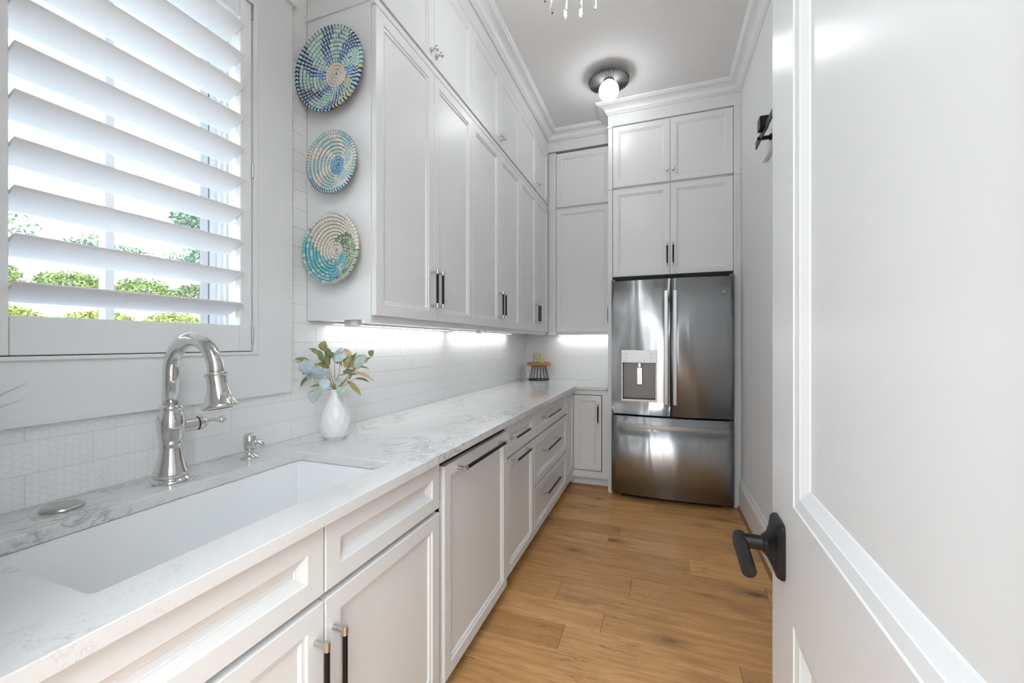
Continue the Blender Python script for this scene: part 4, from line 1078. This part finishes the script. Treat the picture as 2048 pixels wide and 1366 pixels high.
# face boards around the panel openings
for a0, a1, b0, b1 in ((0, st_, .008, H_), (WID-st_, WID, .008, H_), (st_, WID-st_, .008, lr0), (st_, WID-st_, lr1, pr0), (st_, WID-st_, pr1, H_)):
    mb.add([mD(a0, b0, 0), mD(a1, b0, 0), mD(a1, b1, 0), mD(a0, b1, 0)], [(0, 1, 2, 3)])
dpanel(mb, st_, WID-st_, pr0, pr1); dpanel(mb, st_, WID-st_, lr0, lr1)
for a0, a1, b0, b1, c0, c1 in ((0, WID, .008, H_, -T_, -T_),): mb.add([mD(0, .008, -T_), mD(WID, .008, -T_), mD(WID, H_, -T_), mD(0, H_, -T_)], [(3, 2, 1, 0)])
for p, q in (((0, .008), (0, H_)), ((0, H_), (WID, H_)), ((WID, H_), (WID, .008)), ((WID, .008), (0, .008))):
    mb.add([mD(*p, 0), mD(*q, 0), mD(*q, -T_), mD(*p, -T_)], [(0, 1, 2, 3)])
obj('door_slab', mb, M_DOOR, dr1)
# lever set
hz = .974; ha = .058
mb = MB()
rs = []
for w_, h_, c in ((.033, .044, 0.0), (.033, .044, .005), (.030, .041, .010), (.022, .030, .014), (.0165, .019, .020), (.0135, .0135, .026)):
    r_ = []
    for i in range(24):
        q = 2*PI*i/24; e_ = .28 if c < .012 else (.6 if c < .018 else 1.0)
        r_.append(mD(ha+w_*math.copysign(abs(math.cos(q))**e_, math.cos(q)), hz+h_*math.copysign(abs(math.sin(q))**e_, math.sin(q)), c))
    rs.append(r_)
vs = [p for r_ in rs for p in r_]; fs = [tuple(range(24)), tuple(range(len(vs)-24, len(vs)))]
for k in range(len(rs)-1):
    for j in range(24): fs.append((k*24+j, k*24+(j+1) % 24, k*24+24+(j+1) % 24, k*24+24+j))
mb.add(vs, fs, 0, False); hd = obj('handle_plate', mb, M_BLACK, dr1, .0008)
mb = MB(); mb.tube([mD(ha, hz, .020), mD(ha, hz, .058)], .0115, 24)
mb.tube([mD(ha-.010, hz+.002, .056), mD(ha+.004, hz, .058), mD(ha+.094, hz-.003, .058)], [.0105, .0108, .0100], 20)
obj('lever', mb, M_BLACK, dr1, .0008, weld=False)
# doorway jamb
mb = MB(); mb.box(-.622, -.60, Y0-.15, Y0+.002, 0, 2.77); mb.box(.1765, .19, Y0-.15, Y0+.002, 0, 2.77); mb.box(-.60, .1765, Y0-.15, Y0+.002, 2.75, 2.77); struct('door_2', mb, M_TRIM)

# ------------------------------------------------------------------ garden beyond the window
mb = MB(); vs = [(-1.62, -25, -.2), (-1.62, 30, -.2), (-5.2, 30, .5), (-5.2, -25, .5), (-7.0, 30, 1.2), (-7.0, -25, 1.2), (-11, 30, 2.15), (-11, -25, 2.15), (-20, 30, 4.2), (-20, -25, 4.2), (-45, 30, 7.5), (-45, -25, 7.5)]
mb.add(vs, [(0, 1, 2, 3), (3, 2, 4, 5), (5, 4, 6, 7), (7, 6, 8, 9), (9, 8, 10, 11)]); o = struct('ground_garden', mb, M_DRIVE)
def leaf_cloud(mb, blobs, size):
    for (c, rad, n) in blobs:
        for i in range(n):
            d = Vector((random.gauss(0, 1), random.gauss(0, 1), random.gauss(0, 1))).normalized()*random.uniform(.55, 1.0)
            p = Vector(c)+Vector((d.x*rad[0], d.y*rad[1], d.z*rad[2]))
            a = Vector((random.gauss(0, 1), random.gauss(0, 1), random.gauss(0, 1))).normalized(); b = a.orthogonal().normalized(); s_ = size*random.uniform(.6, 1.3)
            mb.add([p-a*s_, p+b*s_*.5, p+a*s_, p-b*s_*.5], [(0, 1, 2, 3)])
random.seed(21)
def shrub(c, rad, n, mat, label, group, size=.05, core=True):
    t = thing('hedge_shrub', label, 'shrub', (c[0], c[1], c[2]-rad[2]), group)
    mb = MB(); leaf_cloud(mb, [(c, rad, n)], size); o = obj('foliage', mb, mat, t, weld=False, recalc=False); o['kind'] = 'stuff'
    mb = MB(); mb.tube([(c[0], c[1], c[2]-rad[2]-.2), (c[0]+.02, c[1], c[2])], [.04, .02], 8); obj('stem', mb, M_BARK, t)
ORD = ('first', 'second', 'third', 'fourth', 'fifth', 'sixth', 'seventh')
for i, yy in enumerate((.6, 1.56, 2.52, 3.48, 4.44, 5.4, 6.36)):
    shrub((-7.6, yy, 1.53), (.50, .44, .27+random.uniform(-.03, .03)), 3000, M_HEDGE, 'yellow-green clipped shrub outside the window, '+ORD[i]+' from the left in the front row', 'yellow-green shrubs in the front row', .028)
for i, yy in enumerate((1.0, 2.15, 3.3, 4.45, 5.6, 6.75, 7.9)):
    shrub((-10.6, yy, 2.40), (.55, .54, .31+random.uniform(-.04, .05)), 2600, M_HEDGE2, 'mid green shrub outside the window, '+ORD[i]+' from the left in the upper row', 'green shrubs in the upper row', .036)
def tree(x, y, z0, h, rad, n, label, size=.10):
    t = thing('garden_tree', label, 'tree', (x, y, z0), 'trees beyond the garden'); mb = MB()
    bl = []
    for i in range(9):
        q = random.uniform(0, 6.28); bl.append(((x+rad*.6*math.cos(q), y+rad*.6*math.sin(q), z0+h*random.uniform(.45, .95)), (rad*.55, rad*.55, rad*.45), n//9))
    leaf_cloud(mb, bl, size); o = obj('foliage', mb, M_TREE, t, weld=False, recalc=False); o['kind'] = 'stuff'
    mb = MB(); mb.tube([(x, y, z0-.3), (x+.05, y, z0+h*.4), (x, y, z0+h*.8)], [.14, .10, .04], 10); obj('trunk', mb, M_BARK, t)
tree(-9.3, 6.35, 1.75, 2.9, .75, 5200, 'tall green tree beyond the garden beside the right window jamb', .05)
tree(-20.8, 6.2, 4.1, 1.1, 1.5, 3200, 'low dark green tree on the slope behind the left end of the shrubs', .07)
tree(-21.2, 9.9, 4.1, .9, 1.5, 3200, 'low dark green tree on the slope, left of the window bar', .07)
tree(-20.9, 13.6, 4.1, 1.0, 1.5, 3200, 'low dark green tree on the slope, right of the window bar', .07)
tree(-25.5, 5.6, 4.7, 2.9, 1.1, 2600, 'taller thin tree on the slope at the left side of the window', .07)
tree(-21.2, 17.3, 4.1, 1.9, 1.5, 3200, 'rounded green tree on the slope near the right side of the window', .07)
